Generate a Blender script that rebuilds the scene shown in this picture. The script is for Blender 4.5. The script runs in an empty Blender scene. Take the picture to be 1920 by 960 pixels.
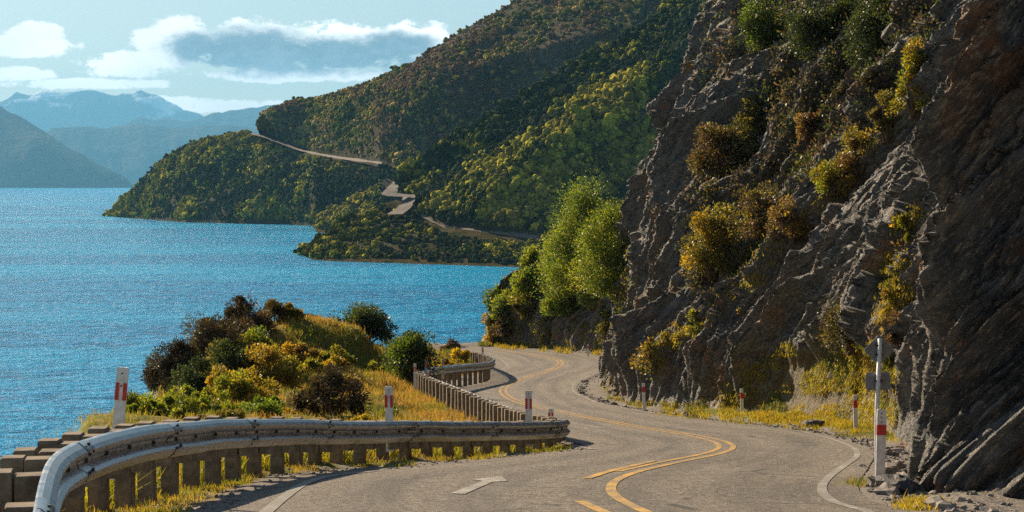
import bpy, math, random
import numpy as np
from mathutils import Vector
from mathutils.bvhtree import BVHTree
random.seed(7); rng = np.random.default_rng(7)
S = bpy.context.scene; COL = S.collection
R = math.radians

# ------------------------------------------------------------------ camera
CAMZ = 36.0; F = 3600.0
PITCH = math.atan(136/3600)
cd = bpy.data.cameras.new('camera'); cam = bpy.data.objects.new('camera', cd); COL.objects.link(cam)
cam.location = (0, 0, CAMZ); cam.rotation_euler = (math.pi/2-PITCH, 0, 0)
cd.sensor_width = 36; cd.lens = 67.5; cd.clip_start = 0.3; cd.clip_end = 90000
S.camera = cam
ST, CT = math.sin(PITCH), math.cos(PITCH)

# ------------------------------------------------------------------ light and exposure
SUN_AZ, SUN_EL = -43.0, 28.0            # azimuth from +Y (ahead), negative = left
sd = bpy.data.lights.new('sun', 'SUN'); sun = bpy.data.objects.new('sun', sd); COL.objects.link(sun)
sd.energy = 5.0; sd.angle = R(0.5); sd.color = (1.0, 0.81, 0.57)
tosun = Vector((math.sin(R(SUN_AZ))*math.cos(R(SUN_EL)), math.cos(R(SUN_AZ))*math.cos(R(SUN_EL)), math.sin(R(SUN_EL))))
sun.rotation_euler = tosun.to_track_quat('Z', 'Y').to_euler()
VS = S.view_settings
S.display_settings.display_device = 'sRGB'
VS.view_transform = 'Standard'; VS.look = 'None'; VS.gamma = 1.0; VS.use_curve_mapping = False; VS.exposure = 1.0
S.cycles.use_denoising = False; S.cycles.sample_clamp_direct = 2.2
S.cycles.max_bounces = 6; S.cycles.diffuse_bounces = 3; S.cycles.glossy_bounces = 2; S.cycles.transmission_bounces = 4
S.cycles.volume_bounces = 0; S.cycles.sample_clamp_indirect = 4; S.cycles.caustics_reflective = False

class NT:
    """tiny node helper"""
    def __init__(s, tree): s.t = tree; tree.nodes.clear(); s._c = None
    def n(s, typ, **kw):
        nd = s.t.nodes.new(typ)
        for k, v in kw.items(): setattr(nd, k, v)
        return nd
    def put(s, sock, v):
        if v is None: return
        if isinstance(v, bpy.types.NodeSocket): s.t.links.new(v, sock)
        else:
            if isinstance(v, tuple) and len(v) == 3 and len(sock.default_value) == 4: v = (*v, 1)
            sock.default_value = v
    def m(s, op, a, b=None, c=None, clamp=False):
        nd = s.n('ShaderNodeMath', operation=op); nd.use_clamp = clamp
        s.put(nd.inputs[0], a); s.put(nd.inputs[1], b)
        if c is not None: s.put(nd.inputs[2], c)
        return nd.outputs[0]
    def mix(s, f, a, b, blend='MIX'):
        nd = s.n('ShaderNodeMix', data_type='RGBA', blend_type=blend)
        s.put(nd.inputs[0], f); s.put(nd.inputs[6], a); s.put(nd.inputs[7], b); return nd.outputs[2]
    def noise(s, vec, scale, detail=4, rough=.55, dist=0.0):
        nd = s.n('ShaderNodeTexNoise'); s.put(nd.inputs['Vector'], vec)
        nd.inputs['Scale'].default_value = scale; nd.inputs['Detail'].default_value = detail
        nd.inputs['Roughness'].default_value = rough; nd.inputs['Distortion'].default_value = dist
        return nd.outputs[0]
    def mr(s, v, a, b, c=0.0, d=1.0, smooth=True):
        nd = s.n('ShaderNodeMapRange'); nd.interpolation_type = 'SMOOTHSTEP' if smooth else 'LINEAR'
        s.put(nd.inputs[0], v)
        for i, x in enumerate((a, b, c, d)): nd.inputs[i+1].default_value = x
        return nd.outputs[0]
    def mapping(s, vec, rot=(0,0,0), scale=(1,1,1)):
        nd = s.n('ShaderNodeMapping'); s.put(nd.inputs[0], vec)
        nd.inputs['Rotation'].default_value = rot; nd.inputs['Scale'].default_value = scale
        return nd.outputs[0]
    def bump(s, h, strength=.5, dist=.1, normal=None):
        nd = s.n('ShaderNodeBump'); s.put(nd.inputs['Height'], h)
        nd.inputs['Strength'].default_value = strength; nd.inputs['Distance'].default_value = dist
        s.put(nd.inputs['Normal'], normal); return nd.outputs[0]
    def attr(s, name): return s.n('ShaderNodeAttribute', attribute_name=name).outputs['Color']
    def pos(s): return s.n('ShaderNodeNewGeometry').outputs['Position']

# world: Nishita sky with clouds laid on the sky by direction
W = bpy.data.worlds.new('World'); S.world = W; W.use_nodes = True
w = NT(W.node_tree)
sky = w.n('ShaderNodeTexSky', sky_type='NISHITA'); sky.sun_disc = False
sky.sun_elevation = R(SUN_EL); sky.sun_rotation = R(SUN_AZ); sky.air_density = 1.0; sky.dust_density = 0.3; sky.ozone_density = 2.5
SKYS = 0.068
tc = w.n('ShaderNodeTexCoord').outputs['Generated']
sx = w.n('ShaderNodeSeparateXYZ'); w.put(sx.inputs[0], tc)
yy = w.m('MAXIMUM', sx.outputs[1], 0.02)
uu = w.m('DIVIDE', sx.outputs[0], yy); vv = w.m('DIVIDE', sx.outputs[2], yy)   # tangent of azimuth / elevation
cmb = w.n('ShaderNodeCombineXYZ'); w.put(cmb.inputs[0], uu); w.put(cmb.inputs[1], w.m('MULTIPLY', vv, 1.7))
n1 = w.noise(cmb.outputs[0], 34, 8, .68)
n2 = w.noise(cmb.outputs[0], 11, 3, .5)
n3 = w.noise(cmb.outputs[0], 95, 6, .65)
nn = w.m('ADD', w.m('MULTIPLY', w.m('SUBTRACT', n1, .5), 3.0), w.m('MULTIPLY', w.m('SUBTRACT', n3, .5), 2.0))
def cloud(cx, cy, rx, ry):
    """ellipse on the sky (photo pixels turned into tangents)"""
    a = w.m('DIVIDE', w.m('SUBTRACT', uu, (cx-960)/F), rx/F)
    b = w.m('DIVIDE', w.m('SUBTRACT', vv, (344-cy)/F), ry/F)
    r2 = w.m('ADD', w.m('MULTIPLY', a, a), w.m('MULTIPLY', b, b))
    return w.m('SUBTRACT', 1.0, r2)
def union(lst):
    o = lst[0]
    for q in lst[1:]: o = w.m('MAXIMUM', o, q)
    return o
body = union([cloud(335,80,85,55), cloud(480,92,150,56), cloud(640,92,160,54), cloud(780,75,90,38), cloud(250,122,120,28),
              cloud(560,140,230,17), cloud(30,88,140,24), cloud(70,60,60,20), cloud(40,140,90,16), cloud(170,158,180,12),
              cloud(420,200,160,15), cloud(190,190,110,10), cloud(330,192,90,13)])
core = union([cloud(375,92,52,32), cloud(600,104,235,38), cloud(470,96,150,44), cloud(745,88,85,28)])
alpha = w.mr(w.m('ADD', body, nn), 0.0, .55)
corea = w.mr(w.m('ADD', core, w.m('MULTIPLY', nn, .75)), -0.65, .75)
ccol = w.mix(w.mr(n2, .3, .7), (1.0, .92, .84), (.72, .66, .62))
ccol = w.mix(w.m('MULTIPLY', corea, .93), ccol, w.mix(w.m('ADD', w.mr(n1, .38, .62), w.m('MULTIPLY', w.m('SUBTRACT', n3, .5), 1.5)), (.0, .008, .016), (.09, .10, .12)))
bgs = w.n('ShaderNodeBackground'); w.put(bgs.inputs[0], w.mix(1.0, sky.outputs[0], (1.0, .86, .73), 'MULTIPLY')); bgs.inputs[1].default_value = SKYS
bgc = w.n('ShaderNodeBackground'); w.put(bgc.inputs[0], ccol); bgc.inputs[1].default_value = 1.2
msh = w.n('ShaderNodeMixShader'); w.put(msh.inputs[0], w.m('MULTIPLY', alpha, .96)); w.put(msh.inputs[1], bgs.outputs[0]); w.put(msh.inputs[2], bgc.outputs[0])
wo = w.n('ShaderNodeOutputWorld'); w.put(wo.inputs[0], msh.outputs[0])

# ------------------------------------------------------------------ photo geometry helpers
def P(px, py, Y):
    """world point seen in photo pixel (px, py) at depth Y"""
    px = np.asarray(px, float); py = np.asarray(py, float); Y = np.asarray(Y, float)
    b = (480-py)/F; t = Y/(CT+b*ST)
    return np.stack(np.broadcast_arrays((px-960)/F*t, Y, CAMZ+t*(b*CT-ST)), -1)
def proj(p):
    p = np.asarray(p, float); x, y, z = p[...,0], p[...,1], p[...,2]-CAMZ
    d = y*CT - z*ST; v = y*ST + z*CT
    return 960+F*x/d, 480-F*v/d
GY = np.array([0,4,8,12,17,25,35,51,68,75,95,135,170,220.]); GG = np.array([1.0,1.42,1.85,2.3,2.86,3.73,4.84,6.5,8.0,8.55,9.75,11.65,13.1,15.])
_y = np.linspace(0,220,881); _g = np.interp(_y, GY, GG)
_k = np.exp(-np.linspace(-2,2,33)**2); _k /= _k.sum()
_gp = np.interp(np.arange(-16,881+16)*.25, _y, _g, left=1.0, right=15.0)
_gp[:16] = 1.0-(16-np.arange(16))*.25*.105
_g = np.convolve(_gp, _k, 'valid')
def g(Y): return np.interp(Y, _y, _g)
_ty = np.linspace(6,160,3000); _tr = g(_ty)/_ty
def roadP(px, py):
    """world point of the road surface seen in a photo pixel"""
    b = (480-np.asarray(py,float))/F
    slope = (ST-b*CT)/(CT+b*ST)
    Y = np.interp(-slope, -_tr, _ty)
    p = P(px, py, Y); p[...,2] = CAMZ-g(Y); return p
def catmull(pts, n):
    pts = np.asarray(pts, float)
    Q = np.vstack([2*pts[0]-pts[1], pts, 2*pts[-1]-pts[-2]])
    out = []
    for i in range(1, len(Q)-2):
        t = np.linspace(0,1,n,endpoint=False)[:,None]
        a,b,c,d = Q[i-1],Q[i],Q[i+1],Q[i+2]
        out.append(.5*((2*b)+(-a+c)*t+(2*a-5*b+4*c-d)*t**2+(-a+3*b-3*c+d)*t**3))
    return np.vstack(out+[pts[-1:]])
def resample(pts, step):
    s = np.r_[0, np.cumsum(np.linalg.norm(np.diff(pts[:, :2], axis=0), axis=1))]
    n = max(2, int(s[-1]/step)+1); t = np.linspace(0, s[-1], n)
    return np.stack([np.interp(t, s, pts[:,k]) for k in range(pts.shape[1])], 1)

# ------------------------------------------------------------------ numpy noise
def _hash(ix, iy, iz, seed):
    h = (ix*374761393 + iy*668265263 + iz*2147483647 + seed*974634777) & 0xFFFFFFFF
    h = ((h ^ (h >> 13))*1274126177) & 0xFFFFFFFF
    h = ((h ^ (h >> 15))*2246822519) & 0xFFFFFFFF
    return ((h ^ (h >> 16)) & 0xFFFF)/32767.5 - 1
def vn(x, y, z=0, seed=0):
    x, y, z = np.broadcast_arrays(np.asarray(x,float), np.asarray(y,float), np.asarray(z,float))
    ix, iy, iz = (np.floor(q).astype(np.int64) for q in (x,y,z))
    fx, fy, fz = x-ix, y-iy, z-iz
    fx, fy, fz = (q*q*q*(q*(q*6-15)+10) for q in (fx,fy,fz))
    r = 0
    for a in (0,1):
        for b in (0,1):
            for c in (0,1):
                r = r + _hash(ix+a,iy+b,iz+c,seed)*(fx if a else 1-fx)*(fy if b else 1-fy)*(fz if c else 1-fz)
    return r
def fbm(x, y, z=0, o=4, seed=0, gain=.5):
    r = 0; a = 1
    for k in range(o):
        f = 2.03**k; r = r + a*vn(x*f+k*17.1, y*f-k*9.3, np.asarray(z)*f+k*3.7, seed+k); a *= gain
    return r
def ridged(x, y, z=0, o=4, seed=0, gain=.5):
    r = 0; a = 1
    for k in range(o):
        f = 2.03**k; r = r + a*(1-2*np.abs(vn(x*f+k*17.1, y*f-k*9.3, np.asarray(z)*f+k*3.7, seed+k))); a *= gain
    return r
def sstep(a, b, x):
    t = np.clip((x-a)/(b-a), 0, 1); return t*t*(3-2*t)

# ------------------------------------------------------------------ mesh helpers
def tag(o, label=None, cat=None, group=None, kind=None):
    if label: o['label'] = label
    if cat: o['category'] = cat
    if group: o['group'] = group
    if kind: o['kind'] = kind
    return o
def mk(name, V, Fc, mat, parent=None, col=None, smooth=True, loc=None):
    """one mesh object from numpy arrays; Fc: (n,3) or (n,4), or a list of such arrays"""
    V = np.asarray(V, np.float64).reshape(-1,3)
    Fs = Fc if isinstance(Fc, list) else [np.asarray(Fc)]
    me = bpy.data.meshes.new(name)
    if loc is not None: V = V-np.asarray(loc)
    me.vertices.add(len(V)); me.vertices.foreach_set('co', V.astype(np.float32).ravel())
    lt = np.concatenate([np.full(len(f), f.shape[1], np.int32) for f in Fs])
    lv = np.concatenate([f.ravel() for f in Fs]).astype(np.int32)
    me.loops.add(len(lv)); me.loops.foreach_set('vertex_index', lv)
    me.polygons.add(len(lt)); ls = np.r_[0, np.cumsum(lt)[:-1]].astype(np.int32)
    me.polygons.foreach_set('loop_start', ls); me.polygons.foreach_set('loop_total', lt)
    me.polygons.foreach_set('use_smooth', np.full(len(lt), smooth))
    if col is not None:
        ca = me.color_attributes.new('col', 'FLOAT_COLOR', 'POINT')
        c4 = np.ones((len(V),4), np.float32); c4[:,:3] = col
        ca.data.foreach_set('color', c4.ravel())
    me.update(calc_edges=True); me.validate()
    if mat: me.materials.append(mat)
    o = bpy.data.objects.new(name, me); COL.objects.link(o)
    if parent: o.parent = parent
    if loc is not None: o.location = loc
    return o
def empty(name, loc, rz=0):
    o = bpy.data.objects.new(name, None); COL.objects.link(o); o.location = loc; o.rotation_euler = (0,0,rz)
    o.empty_display_size = .2; return o
def gridF(nu, nv):
    a = (np.arange(nu-1)[:,None]*nv + np.arange(nv-1)[None,:]).ravel()
    return np.stack([a, a+nv, a+nv+1, a+1], 1)
class MB:
    def __init__(s): s.V = []; s.F4 = []; s.F3 = []; s.n = 0
    def add(s, V, F4=None, F3=None):
        V = np.asarray(V, float)
        s.V.append(V)
        if F4 is not None and len(F4): s.F4.append(np.asarray(F4)+s.n)
        if F3 is not None and len(F3): s.F3.append(np.asarray(F3)+s.n)
        s.n += len(V)
    def box(s, c, size, rz=0, tilt=None, ch=0.0):
        """box with chamfered vertical edges and top when ch > 0; c = centre of the base"""
        w_, d_, h_ = size
        def ring(i, z):
            a, b = w_/2-i, d_/2-i; k = ch
            if k <= 0: return [(-a,-b,z),(a,-b,z),(a,b,z),(-a,b,z)]
            return [(-a+k,-b,z),(a-k,-b,z),(a,-b+k,z),(a,b-k,z),(a-k,b,z),(-a+k,b,z),(-a,b-k,z),(-a,-b+k,z)]
        rings = [ring(0,0), ring(0,h_-ch)]
        if ch > 0: rings.append(ring(ch*.8, h_))
        m = len(rings[0]); V = np.array([p for r in rings for p in r])
        if tilt is not None:
            V[:,0] += V[:,2]*tilt[0]; V[:,1] += V[:,2]*tilt[1]
        cz, sz = math.cos(rz), math.sin(rz)
        X = V[:,0]*cz - V[:,1]*sz; Yv = V[:,0]*sz + V[:,1]*cz
        V = np.stack([X+c[0], Yv+c[1], V[:,2]+c[2]], 1)
        F4 = []
        for r in range(len(rings)-1):
            for i in range(m):
                j = (i+1) % m; F4.append((r*m+i, r*m+j, (r+1)*m+j, (r+1)*m+i))
        t = (len(rings)-1)*m
        V = np.vstack([V, V[t:t+m].mean(0), V[:m].mean(0)]); q = len(V)
        F3 = [(t+i, t+(i+1) % m, q-2) for i in range(m)] + [((i+1) % m, i, q-1) for i in range(m)]
        s.add(V, F4, F3)
    def tube(s, pts, radii, k=8):
        pts = np.asarray(pts, float); radii = np.broadcast_to(radii, (len(pts),))
        d = np.gradient(pts, axis=0); d /= np.linalg.norm(d, axis=1)[:,None]+1e-9
        ref = np.array([0,0,1.]) if abs(d[0][2]) < .9 else np.array([1.,0,0])
        V = []
        for p, t, r in zip(pts, d, radii):
            a = np.cross(t, ref); a /= np.linalg.norm(a)+1e-9; b = np.cross(t, a)
            th = np.arange(k)*2*math.pi/k
            V.append(p + r*(np.cos(th)[:,None]*a + np.sin(th)[:,None]*b))
        V = np.vstack(V); n = len(pts); F4 = []
        for i in range(n-1):
            for j in range(k):
                F4.append((i*k+j, i*k+(j+1) % k, (i+1)*k+(j+1) % k, (i+1)*k+j))
        V = np.vstack([V, pts[0], pts[-1]]); q = len(V)
        F3 = [((j+1) % k, j, q-2) for j in range(k)] + [((n-1)*k+j, (n-1)*k+(j+1) % k, q-1) for j in range(k)]
        s.add(V, F4, F3)
    def extrude(s, poly, c, rz, thick):
        """upright plate: poly (x, z) outline, thickness along local y"""
        poly = np.asarray(poly, float); m = len(poly)
        A = np.stack([poly[:,0], np.full(m,-thick/2), poly[:,1]],1); B = A.copy(); B[:,1] = thick/2
        V = np.vstack([A,B,A.mean(0),B.mean(0)])
        cz, sz = math.cos(rz), math.sin(rz)
        V = np.stack([V[:,0]*cz-V[:,1]*sz+c[0], V[:,0]*sz+V[:,1]*cz+c[1], V[:,2]+c[2]],1)
        F4 = [(i,i+m,(i+1)%m+m,(i+1)%m) for i in range(m)]
        F3 = [(i,(i+1)%m,2*m) for i in range(m)]+[((i+1)%m+m,i+m,2*m+1) for i in range(m)]
        s.add(V, F4, F3)
    def build(s, name, mat, parent=None, smooth=False, loc=None):
        Fs = []
        if s.F4: Fs.append(np.vstack(s.F4))
        if s.F3: Fs.append(np.vstack(s.F3))
        return mk(name, np.vstack(s.V), Fs, mat, parent, smooth=smooth, loc=loc)

# ------------------------------------------------------------------ materials
def mat(name):
    m = bpy.data.materials.new(name); m.use_nodes = True; return m, NT(m.node_tree)
def finish(t, shader, vol=None):
    o = t.n('ShaderNodeOutputMaterial')
    if shader: t.put(o.inputs[0], shader)
    if vol: t.put(o.inputs[1], vol)
def principled(t, base, rough=.8, metal=0.0, normal=None, spec=.5, ior=None):
    p = t.n('ShaderNodeBsdfPrincipled'); t.put(p.inputs['Base Color'], base); t.put(p.inputs['Roughness'], rough)
    p.inputs['Metallic'].default_value = metal; t.put(p.inputs['Normal'], normal)
    p.inputs['Specular IOR Level'].default_value = spec
    if ior: p.inputs['IOR'].default_value = ior
    return p.outputs[0]
def simple(name, colr, rough=.6, metal=0.0, nscale=20, var=.25, bump=.1, spec=.5):
    m, t = mat(name); ps = t.pos()
    nz = t.noise(ps, nscale, 5, .6)
    c = t.mix(t.mr(nz,.3,.7), tuple(x*(1-var) for x in colr), tuple(min(1,x*(1+var)) for x in colr))
    finish(t, principled(t, c, rough, metal, t.bump(nz, bump, .02), spec)); return m

M = {}
# asphalt: sealed chip surface
m, t = mat('asphalt'); ps = t.pos()
st = t.attr('col'); sp = t.n('ShaderNodeSeparateXYZ'); t.put(sp.inputs[0], st)
chips = t.noise(ps, 9, 7, 1.0); fine = t.noise(ps, 45, 3, .8)
big = t.noise(ps, .45, 5, .6)
cu = t.n('ShaderNodeCombineXYZ'); t.put(cu.inputs[0], t.m('MULTIPLY', sp.outputs[0], 14)); t.put(cu.inputs[1], t.m('MULTIPLY', sp.outputs[1], 14))
streak = t.noise(cu.outputs[0], 1.5, 5, .65)
c = t.mix(t.mr(chips,.43,.57,smooth=False), (.03,.026,.022), (.40,.34,.28))
c = t.mix(t.m('MULTIPLY', t.mr(fine,.35,.7), .4), c, (.22,.19,.155))
st_ = t.noise(ps, 34, 2, .6); c = t.mix(t.mr(st_,.40,.60), t.mix(1.0, c, (.55,.54,.52), 'MULTIPLY'), t.mix(1.0, c, (1.55,1.5,1.42), 'MULTIPLY'))
c = t.mix(t.m('MULTIPLY', t.mr(big,.38,.7), .35), c, (.27,.23,.185))
c = t.mix(t.m('MULTIPLY', t.mr(streak,.5,.72), .4), c, (.34,.295,.24))
c = t.mix(t.m('MULTIPLY', sp.outputs[2], t.mr(streak,.3,.6,.25,.6)), c, (.055,.05,.048))
wv = t.n('ShaderNodeTexVoronoi', feature='DISTANCE_TO_EDGE'); wv.inputs['Scale'].default_value = .35
t.put(wv.inputs['Vector'], t.mix(.22, ps, t.n('ShaderNodeTexNoise').outputs['Color']))
crk = t.m('MULTIPLY', t.mr(wv.outputs['Distance'], .004, .016, 1, 0), t.mr(big,.5,.6))
c = t.mix(t.m('MULTIPLY', crk, .8), c, (.03,.028,.026))
tr1 = t.noise(cu.outputs[0], .7, 3, .5); c = t.mix(t.m('MULTIPLY', t.mr(tr1,.52,.66), .45), c, (.075,.068,.06))
finish(t, principled(t, c, .75, 0, t.bump(chips,.9,.04), .35)); M['asphalt'] = m
def paint(name, colr, worn):
    m, t = mat(name); ps = t.pos()
    a = t.noise(ps, 22, 5, .75); b = t.noise(ps, 1.1, 3, .6)
    wear = t.mr(t.m('ADD', a, t.m('MULTIPLY', b, .5)), .75-worn*.4, .95-worn*.35)
    c = t.mix(t.m('MULTIPLY', wear, .85), colr, (.15,.135,.115))
    finish(t, principled(t, c, .7, 0, t.bump(a,.3,.01), .3)); return m
M['yellow'] = paint('yellow_paint', (.60,.34,.055), .32)
M['white'] = paint('white_line_paint', (.55,.51,.45), .55)
M['faded'] = paint('faded_paint', (.40,.37,.33), .75)
# ground: gravel, dry grass and dirt
m, t = mat('ground_soil'); ps = t.pos()
vc = t.attr('col')
a = t.noise(ps, 28, 5, .7); b = t.noise(ps, 1.3, 4, .6); c3 = t.noise(ps, 9, 4, .6)
sep = t.n('ShaderNodeSeparateXYZ'); t.put(sep.inputs[0], vc)
grav = t.mix(t.mr(a,.38,.64,smooth=False), (.07,.065,.06), (.38,.33,.28))
grass = t.mix(t.mr(c3,.35,.65), (.16,.13,.02), (.36,.22,.045))
grass = t.mix(t.mr(b,.35,.65), grass, (.12,.14,.02))
soil = t.mix(t.mr(a,.35,.65), (.05,.038,.026), (.14,.10,.07))
gm = t.mr(t.m('ADD', sep.outputs[0], t.m('MULTIPLY', t.m('SUBTRACT', b, .5), 1.2)), .35,.6)
c = t.mix(gm, grav, grass)
c = t.mix(sep.outputs[1], c, soil)
finish(t, principled(t, c, .95, 0, t.bump(a,.6,.04), .15)); M['ground'] = m
# rock
m, t = mat('schist_rock'); ps = t.pos(); vc = t.attr('col')
mp = t.mapping(t.mapping(ps, (0, R(50), 0)), (0,0,0), (1,1.2,3.2))
s1 = t.noise(mp, 1.6, 8, .7, .6); s2 = t.noise(ps, .55, 5, .6); s3 = t.noise(mp, 7, 6, .7, .4); s4 = t.noise(ps, 30, 4, .7)
c = t.mix(t.mr(s1,.35,.65), (.042,.048,.055), (.175,.168,.158))
c = t.mix(t.m('MULTIPLY', t.mr(s2,.55,.66), .85), c, t.mix(t.mr(s3,.3,.7), (.09,.05,.03), (.28,.165,.085)))
c = t.mix(t.m('MULTIPLY', t.mr(t.noise(ps,1.1,5,.65),.60,.70), .6), c, (.30,.11,.035))
c = t.mix(t.m('MULTIPLY', t.mr(s3,.50,.66), .75), c, (.46,.37,.26))  # warm pale streaks: golden sunlit rock edges painted into the colour
c = t.mix(t.m('MULTIPLY', t.mr(s4,.55,.75), .5), c, (.05,.05,.05))
sep = t.n('ShaderNodeSeparateXYZ'); t.put(sep.inputs[0], vc)
dirt = t.mix(t.mr(s4,.35,.65), (.06,.045,.03), (.20,.15,.06))
c = t.mix(t.mr(t.m('ADD', sep.outputs[0], t.m('MULTIPLY', t.m('SUBTRACT', s1, .5), 1.0)), .35,.65), c, dirt)
h = t.m('ADD', t.m('MULTIPLY', s1, 1.0), t.m('ADD', t.m('MULTIPLY', s3, .5), t.m('MULTIPLY', s4, .12)))
finish(t, principled(t, c, .62, 0, t.bump(h,.9,.22), .4)); M['rock'] = m
# water
m, t = mat('lake_water'); ps = t.pos()
wm = t.mapping(ps, (0,0,R(12)), (.7,1.2,1))
w1 = t.noise(wm, .9, 3, .6); w2 = t.noise(wm, .22, 5, .72); w3 = t.noise(t.mapping(ps,(0,0,R(8)),(.5,1,1)), .035, 5, .65); wx = t.noise(t.mapping(ps,(0,0,R(6)),(.25,1,1)), .005, 4, .55)
h = t.m('ADD', w1, t.m('ADD', t.m('MULTIPLY', w2, 5), t.m('MULTIPLY', w3, 14)))
c = t.mix(t.mr(w2,.38,.62), (.0,.08,.22), (.0,.34,.68))  # ripple shading put into the colour: dark troughs, bright crests
c = t.mix(t.m('MULTIPLY', t.mr(w3,.38,.62), .55), c, (.0,.30,.60))
c = t.mix(t.m('MULTIPLY', t.mr(wx,.44,.58), .7), c, (.0,.38,.68))
finish(t, principled(t, c, .27, 0, t.bump(h,1.0,.8), .08, 1.33)); M['water'] = m
# leaves
def leafmat(name, trans=.5, gloss=.06):
    m, t = mat(name); vc = t.attr('col')
    d = t.n('ShaderNodeBsdfDiffuse'); t.put(d.inputs[0], vc)
    tr = t.n('ShaderNodeBsdfTranslucent'); t.put(tr.inputs[0], t.mix(1.0, vc, (1.65,1.52,.65), 'MULTIPLY'))
    ms = t.n('ShaderNodeMixShader'); ms.inputs[0].default_value = trans; t.put(ms.inputs[1], d.outputs[0]); t.put(ms.inputs[2], tr.outputs[0])
    gl = t.n('ShaderNodeBsdfGlossy'); gl.inputs['Roughness'].default_value = .45; gl.inputs[0].default_value = (.9,.9,.8,1)
    m2 = t.n('ShaderNodeMixShader'); m2.inputs[0].default_value = gloss; t.put(m2.inputs[1], ms.outputs[0]); t.put(m2.inputs[2], gl.outputs[0])
    finish(t, m2.outputs[0]); return m
M['leaf'] = leafmat('leaves', .5, .05); M['grassblade'] = leafmat('grass_blades', .45, .03); M['darkleaf'] = leafmat('dark_leaves', .2, .03)
# far bush crowns
m, t = mat('hill_foliage'); ps = t.pos(); vc = t.attr('col')
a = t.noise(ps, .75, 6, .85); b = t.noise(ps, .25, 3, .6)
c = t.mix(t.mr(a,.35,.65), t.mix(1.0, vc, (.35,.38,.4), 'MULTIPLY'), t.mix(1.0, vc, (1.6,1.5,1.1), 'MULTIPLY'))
d = t.n('ShaderNodeBsdfDiffuse'); t.put(d.inputs[0], c); t.put(d.inputs['Normal'], t.bump(a, 1.0, 1.6))
finish(t, d.outputs[0]); M['crown'] = m
m, t = mat('hill_ground'); ps = t.pos()
a = t.noise(ps, .12, 6, .7); b = t.noise(ps, .02, 4, .6); cc = t.noise(ps, .6, 4, .7)
c = t.mix(t.mr(a,.35,.65), (.04,.05,.022), (.13,.09,.045))
c = t.mix(t.m('MULTIPLY', t.mr(b,.45,.62), .7), c, (.16,.14,.12))
c = t.mix(t.mr(cc,.45,.7), c, (.05,.06,.02))
d = t.n('ShaderNodeBsdfDiffuse'); t.put(d.inputs[0], c); t.put(d.inputs['Normal'], t.bump(t.m('ADD', a, t.m('MULTIPLY', cc, .3)), 1.0, 6))
finish(t, d.outputs[0]); M['hill'] = m
m, t = mat('mountain_slope'); ps = t.pos()
a = t.noise(ps, .0016, 7, .65); b = t.noise(ps, .006, 5, .6)
c = t.mix(t.mr(a,.35,.65), (.05,.06,.04), (.12,.10,.07)); c = t.mix(t.mr(b,.45,.7), c, (.045,.06,.03))
d = t.n('ShaderNodeBsdfDiffuse'); t.put(d.inputs[0], c); t.put(d.inputs['Normal'], t.bump(t.m('ADD', a, t.m('MULTIPLY', b, .4)), 1.0, 150))
finish(t, d.outputs[0]); M['mountain'] = m
m, t = mat('snowy_mountain'); ps = t.pos()
a = t.noise(ps, .0011, 6, .65); sz = t.n('ShaderNodeSeparateXYZ'); t.put(sz.inputs[0], ps)
mask = t.mr(t.m('ADD', t.m('DIVIDE', sz.outputs[2], 1500.0), t.m('MULTIPLY', t.m('SUBTRACT', a, .5), 4.2)), 1.25, 1.5)
c = t.mix(mask, (.09,.09,.09), (.85,.86,.9))
d = t.n('ShaderNodeBsdfDiffuse'); t.put(d.inputs[0], c); t.put(d.inputs['Normal'], t.bump(a, 1.0, 300)); finish(t, d.outputs[0]); M['snow'] = m
M['timber'] = simple('weathered_timber', (.22,.172,.125), .85, 0, 9, .35, .3, .2)
M['bark'] = simple('bark', (.10,.075,.05), .9, 0, 12, .35, .4, .2)
# galvanised steel
m, t = mat('galvanised_steel'); ps = t.pos()
a = t.noise(ps, 5, 5, .6); b = t.noise(ps, 60, 3, .6)
c = t.mix(t.mr(a,.3,.7), (.36,.36,.36), (.56,.57,.58)); c = t.mix(t.m('MULTIPLY', t.mr(b,.55,.75), .5), c, (.30,.28,.25))
finish(t, principled(t, c, t.mr(a,.3,.7,.30,.48), .85, t.bump(a,.12,.02), .5)); M['steel'] = m
M['bolt'] = simple('dark_bolt', (.05,.045,.04), .5, .5)
M['postwhite'] = simple('white_plastic', (.72,.71,.69), .5, 0, 14, .14, .05)
M['red'] = simple('red_reflector', (.55,.03,.03), .35, 0, 30, .2, .05)
M['reflect'] = simple('silver_reflector', (.55,.55,.53), .3, .2, 30, .15, .05)
M['signback'] = simple('sign_back_aluminium', (.21,.22,.24), .5, .3, 10, .15, .03)
M['farroad'] = simple('far_road_surface', (.17,.145,.125), .9, 0, .5, .2, .1, .2)
M['bank'] = simple('dry_bank', (.28,.18,.09), .95, 0, .6, .35, .3, .1)
M['car'] = simple('dark_car_paint', (.03,.035,.045), .25, .3); M['glass'] = simple('car_glass', (.02,.025,.03), .08)

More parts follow.
